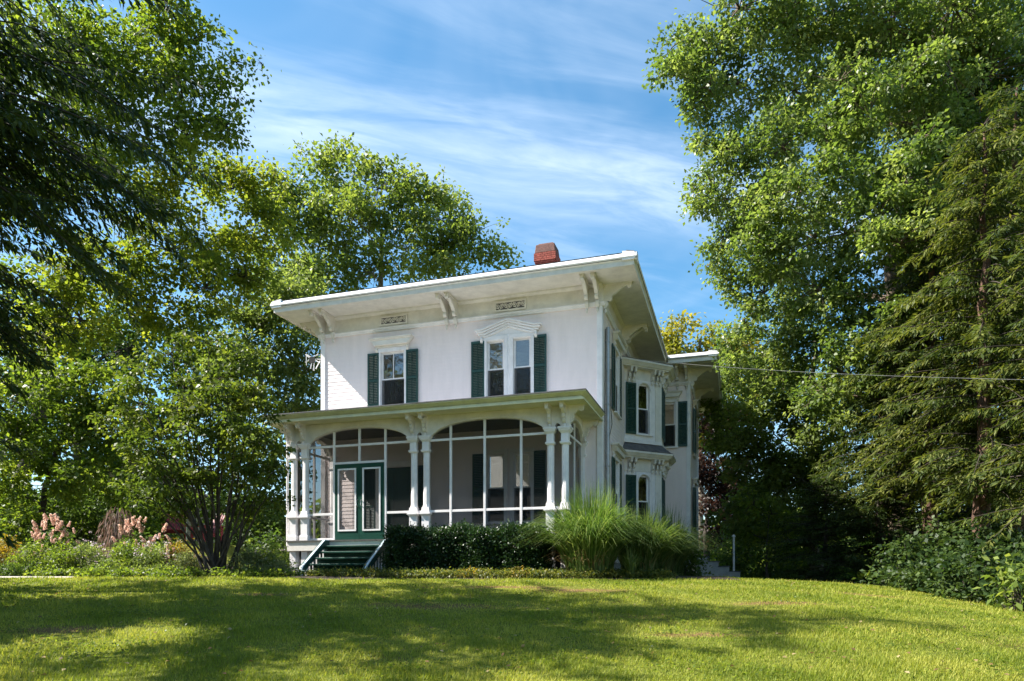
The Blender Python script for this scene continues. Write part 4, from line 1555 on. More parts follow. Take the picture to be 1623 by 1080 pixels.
# ================================================================== TREES
def grow_trees():
    # --- behind the house
    f = foot(590, 43)
    tree('oak_tree', 'tall leafy oak standing behind the left end of the house roof', 'tree', [f, f + [0, 0, 9], f + [.6, 0, 21]], .42,
         [(480, 300, 42, 52), (535, 275, 43, 45), (600, 300, 42, 62), (655, 320, 43, 55), (705, 352, 42, 52), (750, 385, 43, 42), (785, 412, 43, 26), (560, 350, 41, 60),
          (640, 390, 41, 60), (700, 410, 42, 50), (500, 380, 42, 60), (450, 340, 41, 55), (590, 430, 41, 55), (520, 440, 41, 55), (440, 420, 41, 55), (715, 315, 44, 24), (597, 262, 43, 20), (528, 240, 43, 18), (690, 303, 43, 16), (478, 240, 43, 12), (804, 415, 43, 12)],
         M['oak_far'], M['bark_grey'], 11, (.25, .17), 2.7, .62, limb_k=1.2)
    # --- left: yellow-green maple and its neighbour
    f = foot(20, 29)
    tree('maple_tree', 'broad maple with yellow green leaves left of the house, its limbs arching right', 'tree', [f, f + [1.0, 0, 6], f + [3.2, 0, 13]], .38,
         [(230, 330, 28, 55), (300, 300, 28, 60), (370, 300, 29, 50), (420, 300, 29, 42), (270, 400, 28, 60), (350, 380, 28, 60), (420, 370, 29, 50), (180, 420, 28, 60),
          (250, 480, 28, 60), (330, 460, 28, 60), (150, 520, 28, 60), (390, 440, 29, 45), (90, 460, 28, 60), (60, 540, 28, 60), (200, 270, 28, 45), (300, 530, 28, 50)],
         M['maple'], M['bark_dark'], 12, (.18, .125), 2.7, .5, limb_k=1.3)
    f = foot(-60, 25)
    tree('maple_tree', 'tall maple behind the dark conifer at the upper left', 'tree', [f, f + [.5, 0, 9], f + [2, 0, 19]], .40,
         [(300, 55, 25, 50), (350, 125, 25, 38), (250, 40, 25, 60), (180, 60, 25, 70), (290, 150, 25, 50), (330, 190, 25, 40), (230, 130, 25, 60), (360, 200, 25, 26), (120, 100, 25, 80), (60, 60, 25, 90),
          (230, 215, 25, 50), (150, 200, 25, 60), (300, 220, 25, 40), (374, 100, 25, 18), (270, 0, 25, 50), (100, 250, 25, 60), (190, 300, 25, 45), (60, 330, 25, 60), (377, 165, 25, 14), (416, 103, 25, 8)],
         M['dogwood'], M['bark_dark'], 13, (.17, .12), 2.3, .48, limb_k=1.1, tone=.48)
    f = foot(470, 33)
    tree('bushy_tree', 'rounded light green tree close to the left side of the house', 'tree', [f, f + [0, 0, 5], f + [0, 0, 11]], .22,
         [(450, 455, 32, 45), (480, 480, 33, 40), (420, 490, 32, 50), (480, 530, 32, 45), (430, 550, 32, 55), (490, 590, 32, 40), (380, 520, 32, 45), (460, 620, 32, 45), (400, 610, 32, 50), (480, 650, 32, 40), (370, 580, 32, 45), (430, 680, 32, 50)],
         M['grey'], M['bark_grey'], 14, (.20, .13), 3.2, .5)
    f = foot(120, 40)
    tree('shade_tree', 'deep green shade tree far back on the left, behind the flower bed', 'tree', [f, f + [0, 0, 6], f + [1, 0, 14]], .35,
         [(40, 560, 40, 70), (130, 560, 40, 70), (220, 560, 40, 70), (300, 590, 40, 60), (60, 650, 40, 70), (330, 660, 40, 60), (250, 690, 40, 60), (10, 700, 40, 60), (360, 740, 40, 50), (440, 760, 40, 50), (420, 800, 41, 45), (240, 800, 38, 45), (180, 810, 38, 45), (290, 770, 38, 45), (345, 800, 38, 40), (130, 800, 38, 45), (110, 720, 40, 60), (30, 480, 40, 60)],
         M['deep'], M['bark_dark'], 15, (.26, .17), 3.4, .65)
    f = foot(60, 24)
    tree('dogwood_tree', 'low spreading dogwood over the flower bed at the far left', 'tree', [f, f + [.2, 0, 1.6], f + [1.0, 0, 4.4]], .14,
         [(30, 640, 24, 55), (100, 640, 24, 55), (40, 710, 24, 60), (120, 700, 24, 60), (180, 680, 24, 50), (70, 770, 24, 50), (150, 760, 24, 50), (10, 780, 24, 45), (200, 740, 24, 35), (40, 590, 24, 40), (140, 610, 24, 45), (210, 640, 24, 40), (60, 830, 23, 26), (20, 840, 23, 22)],
         M['dogwood'], M['bark_dark'], 16, (.15, .095), 3.0, .36, limb_k=1.0)
    # many-stemmed small tree beside the porch
    rg = np.random.default_rng(5)
    f = foot(347, 17.6)
    t = thing('multi_stemmed_tree', 'small many stemmed tree with dark bare stems just left of the porch', 'tree', f)
    blobs = [(225, 640, 18, 40), (290, 615, 18, 45), (350, 600, 18, 45), (400, 630, 17.4, 42), (240, 700, 17.4, 42), (310, 680, 17, 50), (375, 690, 17, 48), (425, 700, 17.2, 30), (260, 755, 17.2, 36), (330, 745, 17.6, 45),
             (400, 755, 17.4, 42), (215, 590, 18.4, 35), (270, 560, 18.4, 38), (330, 545, 18.4, 38), (385, 570, 18.4, 38), (425, 650, 17.6, 25), (190, 670, 17.8, 32), (300, 800, 17.8, 24), (405, 800, 17.6, 26), (440, 740, 17.4, 16), (205, 730, 17.8, 28), (360, 640, 17, 40), (280, 640, 17, 40), (235, 790, 17.4, 30), (275, 815, 18, 24), (425, 790, 17.3, 24), (375, 815, 18, 24), (205, 775, 17.8, 26)]
    cl = []
    tw = []
    for i, b in enumerate(blobs):
        c = at(*b[:3])
        r = b[3] / FPX * b[2]
        p0 = f + np.array([rg.normal(0, .14), rg.normal(0, .12), -.1])
        n = 10
        s = np.linspace(0, 1, n)[:, None]
        mid = p0 * .5 + c * .5
        mid[:2] = p0[:2] * .55 + c[:2] * .45
        pth = p0 * (1 - s) ** 2 + 2 * (mid + np.array([0, 0, .25])) * s * (1 - s) + c * s ** 2 + rg.normal(0, .018, (n, 3))
        tube_obj('stem', [np_tube(pth, np.linspace(rg.uniform(.028, .05), .010, n), 7)], M['bark_dark'], t)
        if i % 2 == 0:                                       # a side shoot
            e = pth[6] + rg.normal(0, .35, 3) + np.array([0, 0, .4])
            tube_obj('stem', [np_tube(curve(pth[4], e, rg, 6, .05), np.linspace(.016, .006, 6), 5)], M['bark_dark'], t)
        k = max(5, int(1.5 * (r / .25) ** 2))
        cen = c + unit(rg.normal(0, 1, (k, 3))) * (rg.uniform(.3, 1, (k, 1)) ** .6) * r * np.array([1, 1.1, .75])
        nl = int(2.2 * math.pi * r * r / (k * .5 * .115 * .07))
        cl.append(clump_leaves(cen, .24, nl, .115, .07, rg, droop=.5, flat=.35))
        for j in range(k):
            tw.append(np_tube(curve(c, cen[j], rg, 5, .1), np.linspace(.009, .004, 5), 3))
    tube_obj('twigs', tw, M['bark_dark'], t, kind='stuff')
    leaf_obj('crown', cl, M['smalltree'], t)

    # --- near dark conifer hanging into the picture at the upper left
    xk = -10.3
    yk = 10.0
    prof = lambda h: np.interp(h, [0, 3, 5.0, 7, 9, 10, 11, 13, 16], [1.2, 2.0, 3.4, 4.6, 5.6, 5.5, 4.0, 2.2, .4])
    conifer('dark_conifer', 'huge dark conifer whose drooping sprays hang into the upper left of the view', (xk, yk, gz(xk, yk)), 16, .36, prof, M['yew'], M['bark_dark'], 21,
            step=.26, per=19, droop=.38, twig=.05, leaf=(.15, .044), hang=.95, z0=2.4, twl=.6, gaps=True)
    xk, yk = -13.2, 13.0
    prof2 = lambda h: np.interp(h, [0, 2, 5, 9, 12, 14], [1.6, 3.0, 3.9, 3.6, 2.2, .4])
    conifer('dark_conifer', 'second dark conifer hanging in at the left edge behind the huge one', (xk, yk, gz(xk, yk)), 14, .28, prof2, M['yew'], M['bark_dark'], 33,
            step=.32, per=4, droop=.42, twig=.065, leaf=(.19, .055), hang=.95, z0=2.6, twl=.5, gaps=True)
    # --- right: large oak and hemlocks
    f = foot(1440, 25)
    tree('oak_tree', 'massive oak filling the upper right, heavy limbs reaching over towards the roof', 'tree', [f, f + [-.3, 0, 7], f + [-.4, 0, 12], f + [.8, 0, 20]], .48,
         [(1085, 60, 24, 42), (1078, 125, 24, 34), (1115, 165, 24, 32), (1130, 95, 24, 50), (1165, 30, 24, 65), (1240, 50, 24, 75), (1320, 30, 24, 80), (1400, 60, 24, 80), (1490, 40, 24, 85), (1560, 120, 24, 80),
          (1180, 130, 24, 55), (1260, 140, 24, 55), (1130, 235, 24, 34), (1180, 225, 23, 45), (1240, 235, 23, 55), (1310, 215, 23, 40), (1130, 300, 24, 42), (1190, 310, 23, 55), (1260, 310, 22, 55), (1330, 290, 22, 50), (1395, 265, 22, 45),
          (1150, 370, 24, 38), (1200, 390, 23, 50), (1270, 390, 22, 55), (1340, 370, 22, 45), (1165, 440, 25, 34), (1215, 460, 24, 48), (1285, 470, 23, 50), (1350, 450, 22, 45), (1180, 505, 26, 32), (1240, 530, 25, 45), (1440, 160, 25, 60), (1490, 220, 25, 55),
          (1120, 145, 23.5, 24), (1100, 170, 24, 15), (1460, 225, 20, 40), (1400, 330, 21, 40), (1165, 555, 26, 28), (1225, 590, 26, 40), (1600, 50, 25, 70), (1610, 170, 25, 70), (1540, 240, 25, 60), (1600, 300, 25, 60), (1540, 20, 25, 70), (1300, 560, 25, 45), (1096, 300, 24, 16), (1125, 420, 25, 14),
          (1250, 210, 28, 60), (1330, 230, 28, 60), (1200, 330, 28, 50), (1290, 380, 28, 60), (1390, 330, 28, 60), (1250, 480, 29, 55), (1400, 200, 28, 60), (1380, 90, 28, 70),
          (1370, 190, 22, 50), (1410, 400, 21, 50), (1350, 530, 22, 50), (1420, 500, 21.5, 45), (1450, 350, 21, 45), (1390, 590, 22, 45), (1310, 620, 23, 45), (1480, 420, 21.5, 40), (1500, 130, 22, 55), (1430, 130, 22, 50), (1560, 200, 23, 50), (1470, 300, 22, 45), (1330, 130, 22, 45)],
         M['oak'], M['bark'], 22, (.14, .095), 3.3, .36, limb_k=1.5, fill=.62)
    f = foot(1475, 21)
    hp = lambda H, lm: (lambda h: lm * np.interp(h / H, [0, .1, .3, .6, 1], [.85, 1, 1, .95, .35]))
    conifer('hemlock_tree', 'hemlock with sunlit drooping sprays in front of the oak', f, 12.2, .26, hp(12, 2.5), M['hemlock'], M['bark_red'], 23, step=.24, per=8, droop=.46, hang=.9, z0=3.2, leaf=(.19, .05), twl=.36, tone=.46)
    f = foot(1560, 18)
    conifer('hemlock_tree', 'tall hemlock with layered yellow green sprays and reddish trunk near the right edge', f, 12.4, .25, hp(12, 2.5), M['hemlock'], M['bark_red'], 24, step=.25, per=8, droop=.42, hang=.9, z0=2.6, leaf=(.18, .046), twl=.36, tone=.5)
    f = foot(1690, 15.5)
    conifer('hemlock_tree', 'hemlock cut by the right edge of the view, sprays reaching in', f, 11.5, .22, hp(11, 2.4), M['hemlock'], M['bark_red'], 25, step=.28, per=6, droop=.42, hang=.9, z0=2.2, leaf=(.16, .042), twl=.34, tone=.46)
    f = foot(1395, 23.5)
    conifer('hemlock_tree', 'slender shaded hemlock between the oak trunk and the yews', f, 9.5, .2, hp(9.5, 2.2), M['hemlock'], M['bark_red'], 31, step=.27, per=6, droop=.46, hang=.9, z0=2.4, leaf=(.19, .05), twl=.36, tone=.32)
    f = foot(1610, 20.0)
    conifer('hemlock_tree', 'tallest hemlock at the right, its crown lost in the oak leaves', f, 15, .28, hp(15, 2.6), M['hemlock'], M['bark_red'], 32, step=.3, per=6, droop=.46, hang=.9, z0=3.0, leaf=(.20, .052), twl=.38, tone=.36)
    f = foot(1510, 26)
    conifer('hemlock_tree', 'dark hemlock standing in shade behind the others at the right', f, 21, .3, hp(21, 3.6), M['yew'], M['bark_red'], 26, step=.34, per=8, droop=.3, hang=.4, z0=1.5, leaf=(.28, .08), twl=.6)
    # middle distance at the right
    f = foot(1290, 31)
    tree('ash_tree', 'broad grey green tree on the right beyond the lawn, lit from the left', 'tree', [f, f + [0, 0, 5], f + [0, 0, 11]], .3,
         [(1160, 600, 32, 42), (1220, 620, 31, 50), (1290, 610, 31, 50), (1350, 590, 30, 45), (1180, 680, 31, 45), (1250, 690, 30, 52), (1320, 680, 30, 50), (1385, 660, 30, 45), (1200, 750, 31, 45), (1270, 760, 30, 50), (1340, 750, 30, 45), (1395, 730, 30, 40), (1180, 820, 32, 42), (1235, 830, 32, 42), (1150, 690, 33, 36), (1250, 778, 34, 42), (1262, 735, 33, 42), (1215, 790, 34, 38), (1290, 820, 30, 45), (1370, 810, 30, 40), (1160, 640, 33, 36)],
         M['grey'], M['bark_grey'], 27, (.19, .12), 4.2, .48, limb_k=1.2)
    f = foot(1110, 52)
    tree('maple_tree', 'yellowing maple rising behind the rear roof of the house', 'tree', [f, f + [0, 0, 8], f + [0, 0, 18]], .35,
         [(1080, 545, 52, 36), (1075, 515, 52, 18), (1055, 560, 52, 30), (1110, 570, 52, 36), (1145, 545, 53, 30), (1130, 525, 53, 16), (1170, 560, 53, 32), (1090, 610, 52, 45), (1150, 620, 52, 45), (1200, 580, 53, 36), (1120, 660, 52, 50), (1180, 540, 53, 16), (1060, 530, 52, 14), (1200, 640, 53, 45)],
         M['yellow'], M['bark_grey'], 28, (.30, .20), 3.4, .7)
    f = foot(1120, 38)
    tree('plum_tree', 'dark purple leaved tree just right of the rear corner of the house', 'tree', [f, f + [0, 0, 3], f + [.3, 0, 7.5]], .2,
         [(1115, 670, 38, 34), (1140, 690, 38, 38), (1165, 690, 39, 34), (1170, 800, 39, 34), (1130, 770, 39, 36), (1110, 730, 38, 30), (1145, 760, 38, 30), (1115, 800, 38, 28), (1150, 820, 38, 26), (1130, 850, 38, 20), (1170, 740, 38, 28)],
         M['purple'], M['bark_dark'], 29, (.20, .13), 3.8, .45)
    f = foot(1215, 28)
    tree('understory_tree', 'bright leafed young tree at the far end of the lawn', 'tree', [f, f + [0, 0, 1.0], f + [.1, 0, 2.6]], .06,
         [(1195, 800, 28, 26), (1225, 815, 28, 28), (1205, 850, 28, 24), (1245, 850, 28, 26), (1190, 880, 28, 14), (1230, 880, 28, 18), (1265, 880, 28, 18)],
         M['dogwood'], M['bark_dark'], 30, (.17, .10), 1.9, .34)
    # dark yews at the lawn's edge
    for i, (px, Y, hh, ll, lab) in enumerate(((1310, 24.5, 4.0, 2.1, 'dark spreading yew at the edge of the lawn, left of its twin'), (1395, 22.5, 3.8, 2.3, 'dark spreading yew at the lawn edge below the hemlocks'))):
        f = foot(px, Y)
        conifer('yew_bush', lab, f, hh, .10, (lambda h, H=hh, l_=ll: l_ * np.interp(h / H, [0, .3, .7, 1], [1, 1, .7, .1])), M['yew'], M['bark_dark'], 40 + i, step=.15, per=6, droop=.16, hang=.25, z0=.15, leaf=(.16, .04), tone=.6, twl=.5)
    # undergrowth along the right edge
    UG = [(1445, 17.5, .9, 1.5, 'undergrowth', 'low dark bush at the foot of the hemlocks, farthest left of the undergrowth'),
          (1500, 15.8, .95, 1.45, 'undergrowth', 'leafy dark bush at the lawn edge below the right hand hemlock trunk'),
          (1560, 14.6, .9, 1.4, 'undergrowth', 'dark leafy bush at the right lawn edge next to the bright sapling'),
          (1480, 19.5, 1.2, 2.2, 'undergrowth', 'taller dark bush behind the undergrowth at the right'),
          (1580, 17.0, 1.2, 2.3, 'undergrowth', 'tall dark bush between hemlock trunks near the right edge'),
          (1640, 13.4, .8, 1.3, 'undergrowth', 'dark bush cut by the right edge of the view')]
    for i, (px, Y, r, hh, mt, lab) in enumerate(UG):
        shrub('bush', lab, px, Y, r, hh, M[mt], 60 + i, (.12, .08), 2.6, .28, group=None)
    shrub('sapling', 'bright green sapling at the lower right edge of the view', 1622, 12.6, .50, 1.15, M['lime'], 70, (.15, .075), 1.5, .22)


def shrub(name, label, px, Y, r, h, mat, seed, leaf=(.07, .04), cov=3.0, rc=.2, group=None, cat='shrub', z=None, bark=None, tone=.5, flat=.6):
    rg = np.random.default_rng(seed)
    f = foot(px, Y)
    t = thing(name, label, cat, f, group=group)
    k = max(8, int(3.0 * r * h / rc ** 2))
    d = unit(rg.normal(0, 1, (k, 3)))
    d[:, 2] = np.abs(d[:, 2]) * 1.15 - .18
    cen = f + d * (rg.uniform(.45, 1, (k, 1)) ** .5) * np.array([r, r, h * .92]) * rg.uniform(.85, 1.08, (k, 1))
    cen[:, 2] = np.maximum(cen[:, 2], f[2] + .06)
    nl = int(max(4, cov * (math.pi * r * h * .8 + r * r) / (k * .5 * leaf[0] * leaf[1])))
    st_ = [np_tube(curve(f + np.array([rg.normal(0, r * .15), rg.normal(0, r * .15), -.05]), cen[j], rg, 6, .08), np.linspace(.016, .005, 6), 4) for j in range(min(k, 26))]
    tube_obj('stems', st_, bark or M['bark_dark'], t, kind='stuff')
    leaf_obj('foliage', [clump_leaves(cen, rc, nl, leaf[0], leaf[1], rg, flat=flat, tone=tone)], mat, t)
    return t


# ================================================================== GARDEN
def blade_plant(name, label, x, y, n, h, spread, width, mat, seed, cat='ornamental grass', dry=0, arch=1.0, rad=.18, group=None, plumes=0):
    """fountain of arching blades"""
    rg = np.random.default_rng(seed)
    f = np.array((x, y, gz(x, y)))
    t = thing(name, label, cat, f, group=group)
    for nm, cnt, mt, hs in (('blades', n, mat, 1.0), ('dry_blades', dry, M['straw'], .45)):
        if not cnt:
            continue
        a = rg.uniform(0, 2 * math.pi, cnt)
        lean = rg.uniform(.02, 1.0, cnt) ** 1.0
        p0 = f + np.stack([np.cos(a) * rad * np.sqrt(rg.random(cnt)), np.sin(a) * rad * np.sqrt(rg.random(cnt)), np.zeros(cnt)], 1)
        a2 = a + rg.normal(0, .5, cnt)
        d = np.stack([np.cos(a2), np.sin(a2), np.zeros(cnt)], 1)
        H = h * hs * rg.uniform(.65, 1.08, cnt) * (1 - .25 * lean)
        S = spread * (1.0 if hs == 1 else .5) * lean
        ns = 7
        s = np.linspace(0, 1, ns)
        side = np.stack([-d[:, 1], d[:, 0], np.zeros(cnt)], 1)
        tw_ = rg.normal(0, .5, cnt)
        sd = unit(side + d * tw_[:, None] * .6)
        V_ = []
        for i, si in enumerate(s):
            P = p0 + d * (S * (si ** 1.7))[:, None]
            P[:, 2] += H * (si * (1 + .55 * lean * arch) - (si ** 2.8) * 1.0 * lean * arch)
            w = width * (1 - si ** 2.2) * .5 + .0008
            V_.append(P + sd * w)
            V_.append(P - sd * w)
        V_ = np.stack(V_, 1)                                   # cnt, 2*ns, 3
        base_i = np.arange(cnt)[:, None] * (2 * ns)
        q_ = np.array([[2 * i, 2 * i + 1, 2 * i + 3, 2 * i + 2] for i in range(ns - 1)])
        fs = (base_i[:, :, None] + q_[None]).reshape(-1, 4)
        va = np.repeat(np.clip(rg.normal(.5, .24, cnt), 0, 1), ns - 1)
        leaf_obj(nm, [(V_.reshape(-1, 3), fs, va)], mt, t)
    return t


def garden():
    # hedge in front of the porch
    rg = np.random.default_rng(101)
    p0, p1 = hw((-4.98, -2.85, 0)), hw((-.95, -2.85, 0))
    f = np.array((p0 + p1) / 2)
    f[2] = gz(f[0], f[1])
    t = thing('hedge', 'clipped dark green hedge running along the front of the porch', 'hedge', f)
    d = np.array((p1 - p0)) / np.linalg.norm(p1 - p0)
    nrm = np.array([d[1], -d[0], 0])
    k = 1500
    a = rg.random(k)
    face = rg.random(k)
    hgt = lambda a_: 1.09 + .06 * np.sin(a_ * 17) + .05 * np.sin(a_ * 41 + 1)
    z = np.where(face < .62, rg.uniform(.08, 1.0, k), 1.0) * hgt(a)
    o = np.where(face < .62, .42 - .05 * rg.random(k), rg.uniform(-.42, .42, k))
    bulge = .06 * np.sin(a * 23) + .04 * np.sin(a * 57 + z * 5)
    P = np.array(p0)[None] + d * (a * np.linalg.norm(p1 - p0))[:, None] + nrm * (o + bulge)[:, None]
    P[:, 2] = ground(P[:, 0], P[:, 1]) + z
    e = rg.random(k) < .05
    lf = clump_leaves(P, .15, 46, .062, .036, rg, flat=.8, droop=.1, tone=.48)
    ends = np.array(p0)[None] + nrm * rg.uniform(-.4, .4, (160, 1)) + np.zeros((160, 3))
    ends[:, 2] = rg.uniform(.1, 1.15, 160)
    ends2 = ends + d * np.linalg.norm(p1 - p0)
    lf2 = clump_leaves(np.concatenate([ends, ends2]), .13, 40, .062, .036, rg, flat=.8, droop=.1)
    leaf_obj('foliage', [lf, lf2], M['box'], t)
    st_ = []
    for i in range(60):
        q_ = np.array(p0) + d * rg.uniform(.1, 4.2) + nrm * rg.uniform(-.2, .2)
        q_[2] = gz(q_[0], q_[1]) - .05
        st_.append(np_tube(curve(q_, q_ + np.array([rg.normal(0, .25), rg.normal(0, .2), rg.uniform(.6, 1.1)]), rg, 6, .08), np.linspace(.02, .006, 6), 5))
    tube_obj('stems', st_, M['bark_dark'], t, kind='stuff')

    # ornamental grasses
    blade_plant('ornamental_grass', 'tall bright fountain of ornamental grass beside the right porch column', 1.85, 16.75, 2800, 2.35, 1.65, .020, M['reed'], 110, dry=260, arch=1.1, rad=.55)
    blade_plant('ornamental_grass', 'darker arching grass clump to the right of the tallest one', 3.3, 17.6, 1500, 1.95, 1.95, .022, M['reed_dk'], 111, dry=90, arch=1.2, rad=.5)
    blade_plant('ornamental_grass', 'grass clump in shade against the bay window', 4.15, 18.9, 1100, 2.0, 1.8, .022, M['reed_dk'], 112, arch=1.2, rad=.45)
    blade_plant('ornamental_grass', 'small low tuft of grass in front of the arching clumps', 2.72, 16.0, 130, .95, .60, .013, M['reed_dk'], 113, arch=1.2, rad=.07)
    # pale seed heads
    shrub('dark_shrub', 'dense dark shrub at the right end of the grasses', 1078, 19.8, .72, 1.25, M['deep'], 114, (.085, .05), 2.8, .2)
    shrub('dark_shrub', 'low dark shrub at the lawn edge beside the house wall', 1052, 19.0, .6, .8, M['deep'], 115, (.085, .05), 2.8, .2)
    shrub('leafy_shrub', 'dark shrub in the corner left of the porch', 432, 22.0, .9, 1.7, M['deep'], 116, (.12, .07), 2.6, .28)

    # hydrangeas with peach flower heads
    rgp = np.random.default_rng(120)
    n = 90
    hgt = rgp.random(n) ** .8
    ang = rgp.uniform(0, 2 * math.pi, n)
    rr = .075 * (1 - hgt * .85) * np.sqrt(rgp.uniform(.4, 1, n))
    C_ = np.stack([np.cos(ang) * rr, np.sin(ang) * rr, hgt * .26], 1)
    A_ = np.stack([np.cos(ang), np.sin(ang), rgp.normal(0.2, .5, n)], 1)
    Nn = A_ + rgp.normal(0, .5, (n, 3))
    a_, b_ = leaves(C_, np.cross(A_, rgp.normal(0, 1, (n, 3))), Nn, .055, .05, .1, .5)
    pan = np_mesh('flower_head', a_, b_, M['petal'], rgp.random(n) * .6 + hgt * .35)
    heads = [(88, 19.5, .72, 1.62, 46, 'hydrangea with peach pink flower heads, leftmost in the bed'), (218, 19.5, .62, 1.50, 34, 'hydrangea with peach flower heads beside the many stemmed tree'), (256, 18.9, .42, 1.15, 14, 'small hydrangea with few flower heads close to the many stemmed tree')]
    for i, (px, Y, r, h, cnt, lab) in enumerate(heads):
        s = shrub('hydrangea', lab, px, Y, r, h, M['deep'] if i != 2 else M['dogwood'], 121 + i, (.10, .065), 2.0, .2, cat='flowering shrub', tone=.6)
        rg2 = np.random.default_rng(130 + i)
        for j in range(cnt):
            dd = unit(rg2.normal(0, 1, 3))
            dd[2] = abs(dd[2]) * .8 + .25
            dd[1] = -abs(dd[1]) * .8
            p_ = dd * np.array([r, r, h]) * rg2.uniform(.85, 1.05)
            o_ = link('flower_head', pan, s, p_)
            o_.rotation_euler = (rg2.normal(0, .35), rg2.normal(dd[0] * .6, .25), rg2.uniform(0, 6))
            sc = rg2.uniform(.5, .8)
            o_.scale = (sc, sc, sc * rg2.uniform(.9, 1.2))

    # perennials in the left bed
    PL = [(20, 17.6, 0.59, 0.42, 'deep', 'dark low perennial at the left end of the bed by the path'),
          (55, 18.2, 0.59, 0.99, 'dogwood', 'bushy perennial in front of the leftmost hydrangea'),
          (100, 18.0, 0.54, 0.91, 'dogwood', 'leafy perennial right of the first bushy one, below the hydrangea'),
          (140, 18.4, 0.54, 1.02, 'grey', 'grey green perennial with small mauve flowers left of the lime mound'),
          (172, 17.5, 0.45, 0.40, 'lime', 'bright lime mound at the front of the bed'),
          (205, 18.5, 0.59, 1.07, 'dogwood', 'spreading perennial behind the lime mound'),
          (245, 18.2, 0.54, 0.91, 'grey', 'grey green mound left of the many stemmed tree'),
          (262, 17.4, 0.39, 0.35, 'lime', 'small lime mound at the front edge beside the many stemmed tree'),
          (300, 18.4, 0.49, 0.74, 'sage', 'silvery mound behind the foot of the many stemmed tree'),
          (395, 17.8, 0.54, 0.91, 'sage', 'pale silvery green mound just right of the dark stems'),
          (430, 18.3, 0.54, 1.02, 'lime', 'lime green perennial beside the porch corner'),
          (440, 17.6, 0.45, 0.42, 'sage', 'pale mound at the front of the bed by the porch steps'),
          (5, 19.2, 0.65, 1.24, 'autumn', 'orange tinged perennial at the far left of the bed'),
          (280, 19.3, 0.65, 1.15, 'autumn', 'rusty leaved shrub behind the many stemmed tree')]
    for i, (px, Y, r, h, mt, lab) in enumerate(PL):
        s = shrub('perennial', lab, px, Y, r, h, M[mt], 140 + i, (.065, .028), 2.4, .15, cat='garden plant', flat=.8)
        if mt == 'grey' or i == 10:
            rg2 = np.random.default_rng(160 + i)
            k = 46
            dd = unit(rg2.normal(0, 1, (k, 3)))
            dd[:, 2] = np.abs(dd[:, 2]) + .15
            P = np.array(s.location) + dd * np.array([r, r, h]) * 1.02
            leaf_obj('blossoms', [clump_leaves(P, .035, 7, .032, .028, rg2, lod=False)], M['mauve'], s)
    # edging plants along the front of the bed
    for i, px in enumerate((70, 108, 146, 190, 228, 268, 306, 345, 384, 420, 455)):
        shrub('edging_plant', 'low leafy edging plant along the front of the left flower bed', px, 16.95 + .12 * math.sin(i * 2.1), .34, .20, M['dogwood'], 180 + i, (.07, .045), 2.6, .12, cat='garden plant', group='edging plants along the left bed')
    # ground cover below hedge and grasses
    rg = np.random.default_rng(200)
    k = 1500
    x = rg.uniform(-4.9, 3.6, k)
    y = 15.95 + rg.random(k) ** 1.3 * 1.1 + np.clip(-x - 2, 0, 3) * .25
    P = np.stack([x, y, ground(x, y) + rg.uniform(.03, .16, k)], 1)
    leaf_obj('ground_cover', [clump_leaves(P, .12, 16, .055, .035, rg, flat=.4)], M['cover'], None, label='low mixed ground cover under the hedge and the grasses', cat='ground cover')
    for i, (px, Y) in enumerate(((548, 16.9), (585, 16.7), (742, 16.3), (820, 16.2))):
        shrub('golden_plant', 'small golden leaved plant in the ground cover, ' + ('at the foot of the steps', 'right of the steps', 'below the middle of the hedge', 'below the right part of the hedge')[i], px, Y, .26, .20 if i < 2 else .26, M['autumn'], 210 + i, (.07, .03), 2.0, .11, cat='garden plant')

    # weeping shrub with dry hanging twigs
    f = foot(182, 21.0)
    t = thing('weeping_shrub', 'weeping shrub with brown bare twigs hanging to the ground, behind the flower bed', 'shrub', f)
    rg = np.random.default_rng(220)
    tube_obj('trunk', [np_tube(curve(f, f + np.array([.1, 0, 1.6]), rg, 8, .05), np.linspace(.07, .03, 8), 7)], M['bark_dark'], t)
    parts = []
    cnt = 85
    a = rg.uniform(0, 2 * math.pi, cnt)
    R_ = rg.uniform(.2, .75, cnt)
    top = f + np.array([.1, 0, 1.5]) + np.stack([np.cos(a) * R_ * .5, np.sin(a) * R_ * .5, rg.uniform(-.1, .25, cnt)], 1)
    seg = 6
    for s in range(seg):
        p_ = top + np.stack([np.cos(a) * R_ * .12 * s, np.sin(a) * R_ * .12 * s, -.22 * s * np.ones(cnt)], 1) + rg.normal(0, .02, (cnt, 3))
        A = np.stack([np.cos(a) * .3, np.sin(a) * .3, -np.ones(cnt)], 1) + rg.normal(0, .12, (cnt, 3))
        x_, y2 = leaves(p_, A, rg.normal(0, 1, (cnt, 3)), .28, .03, .1)
        parts.append((x_, y2, np.clip(rg.normal(.45, .25, cnt), 0, 1)))
    leaf_obj('hanging_twigs', parts, M['drytwig'], t)

    for i, (px, Y, r, h, mt, lab) in enumerate(((1205, 35, 2.2, 4.6, 'deep', 'big deep green shrub beyond the lawn right of the purple tree'), (1150, 42, 2.0, 4.6, 'dogwood', 'big light green shrub far behind the back steps'), (1275, 36, 2.2, 4.6, 'deep', 'big deep green shrub behind the yews'),
                                            (115, 27, 1.7, 3.0, 'deep', 'big deep green shrub behind the leftmost hydrangea'), (178, 29, 1.7, 3.4, 'dogwood', 'big light green shrub behind the weeping shrub'),
                                            (232, 31, 1.5, 3.0, 'deep', 'big deep green shrub left of the red chairs'), (405, 27, 1.3, 2.6, 'deep', 'big deep green shrub between the small tree and the porch'), (20, 27, 1.7, 3.0, 'deep', 'big deep green shrub at the far left edge'))):
        shrub('tall_shrub', lab, px, Y, r, h, M[mt], 250 + i, (.15, .10), 3.0, .38)
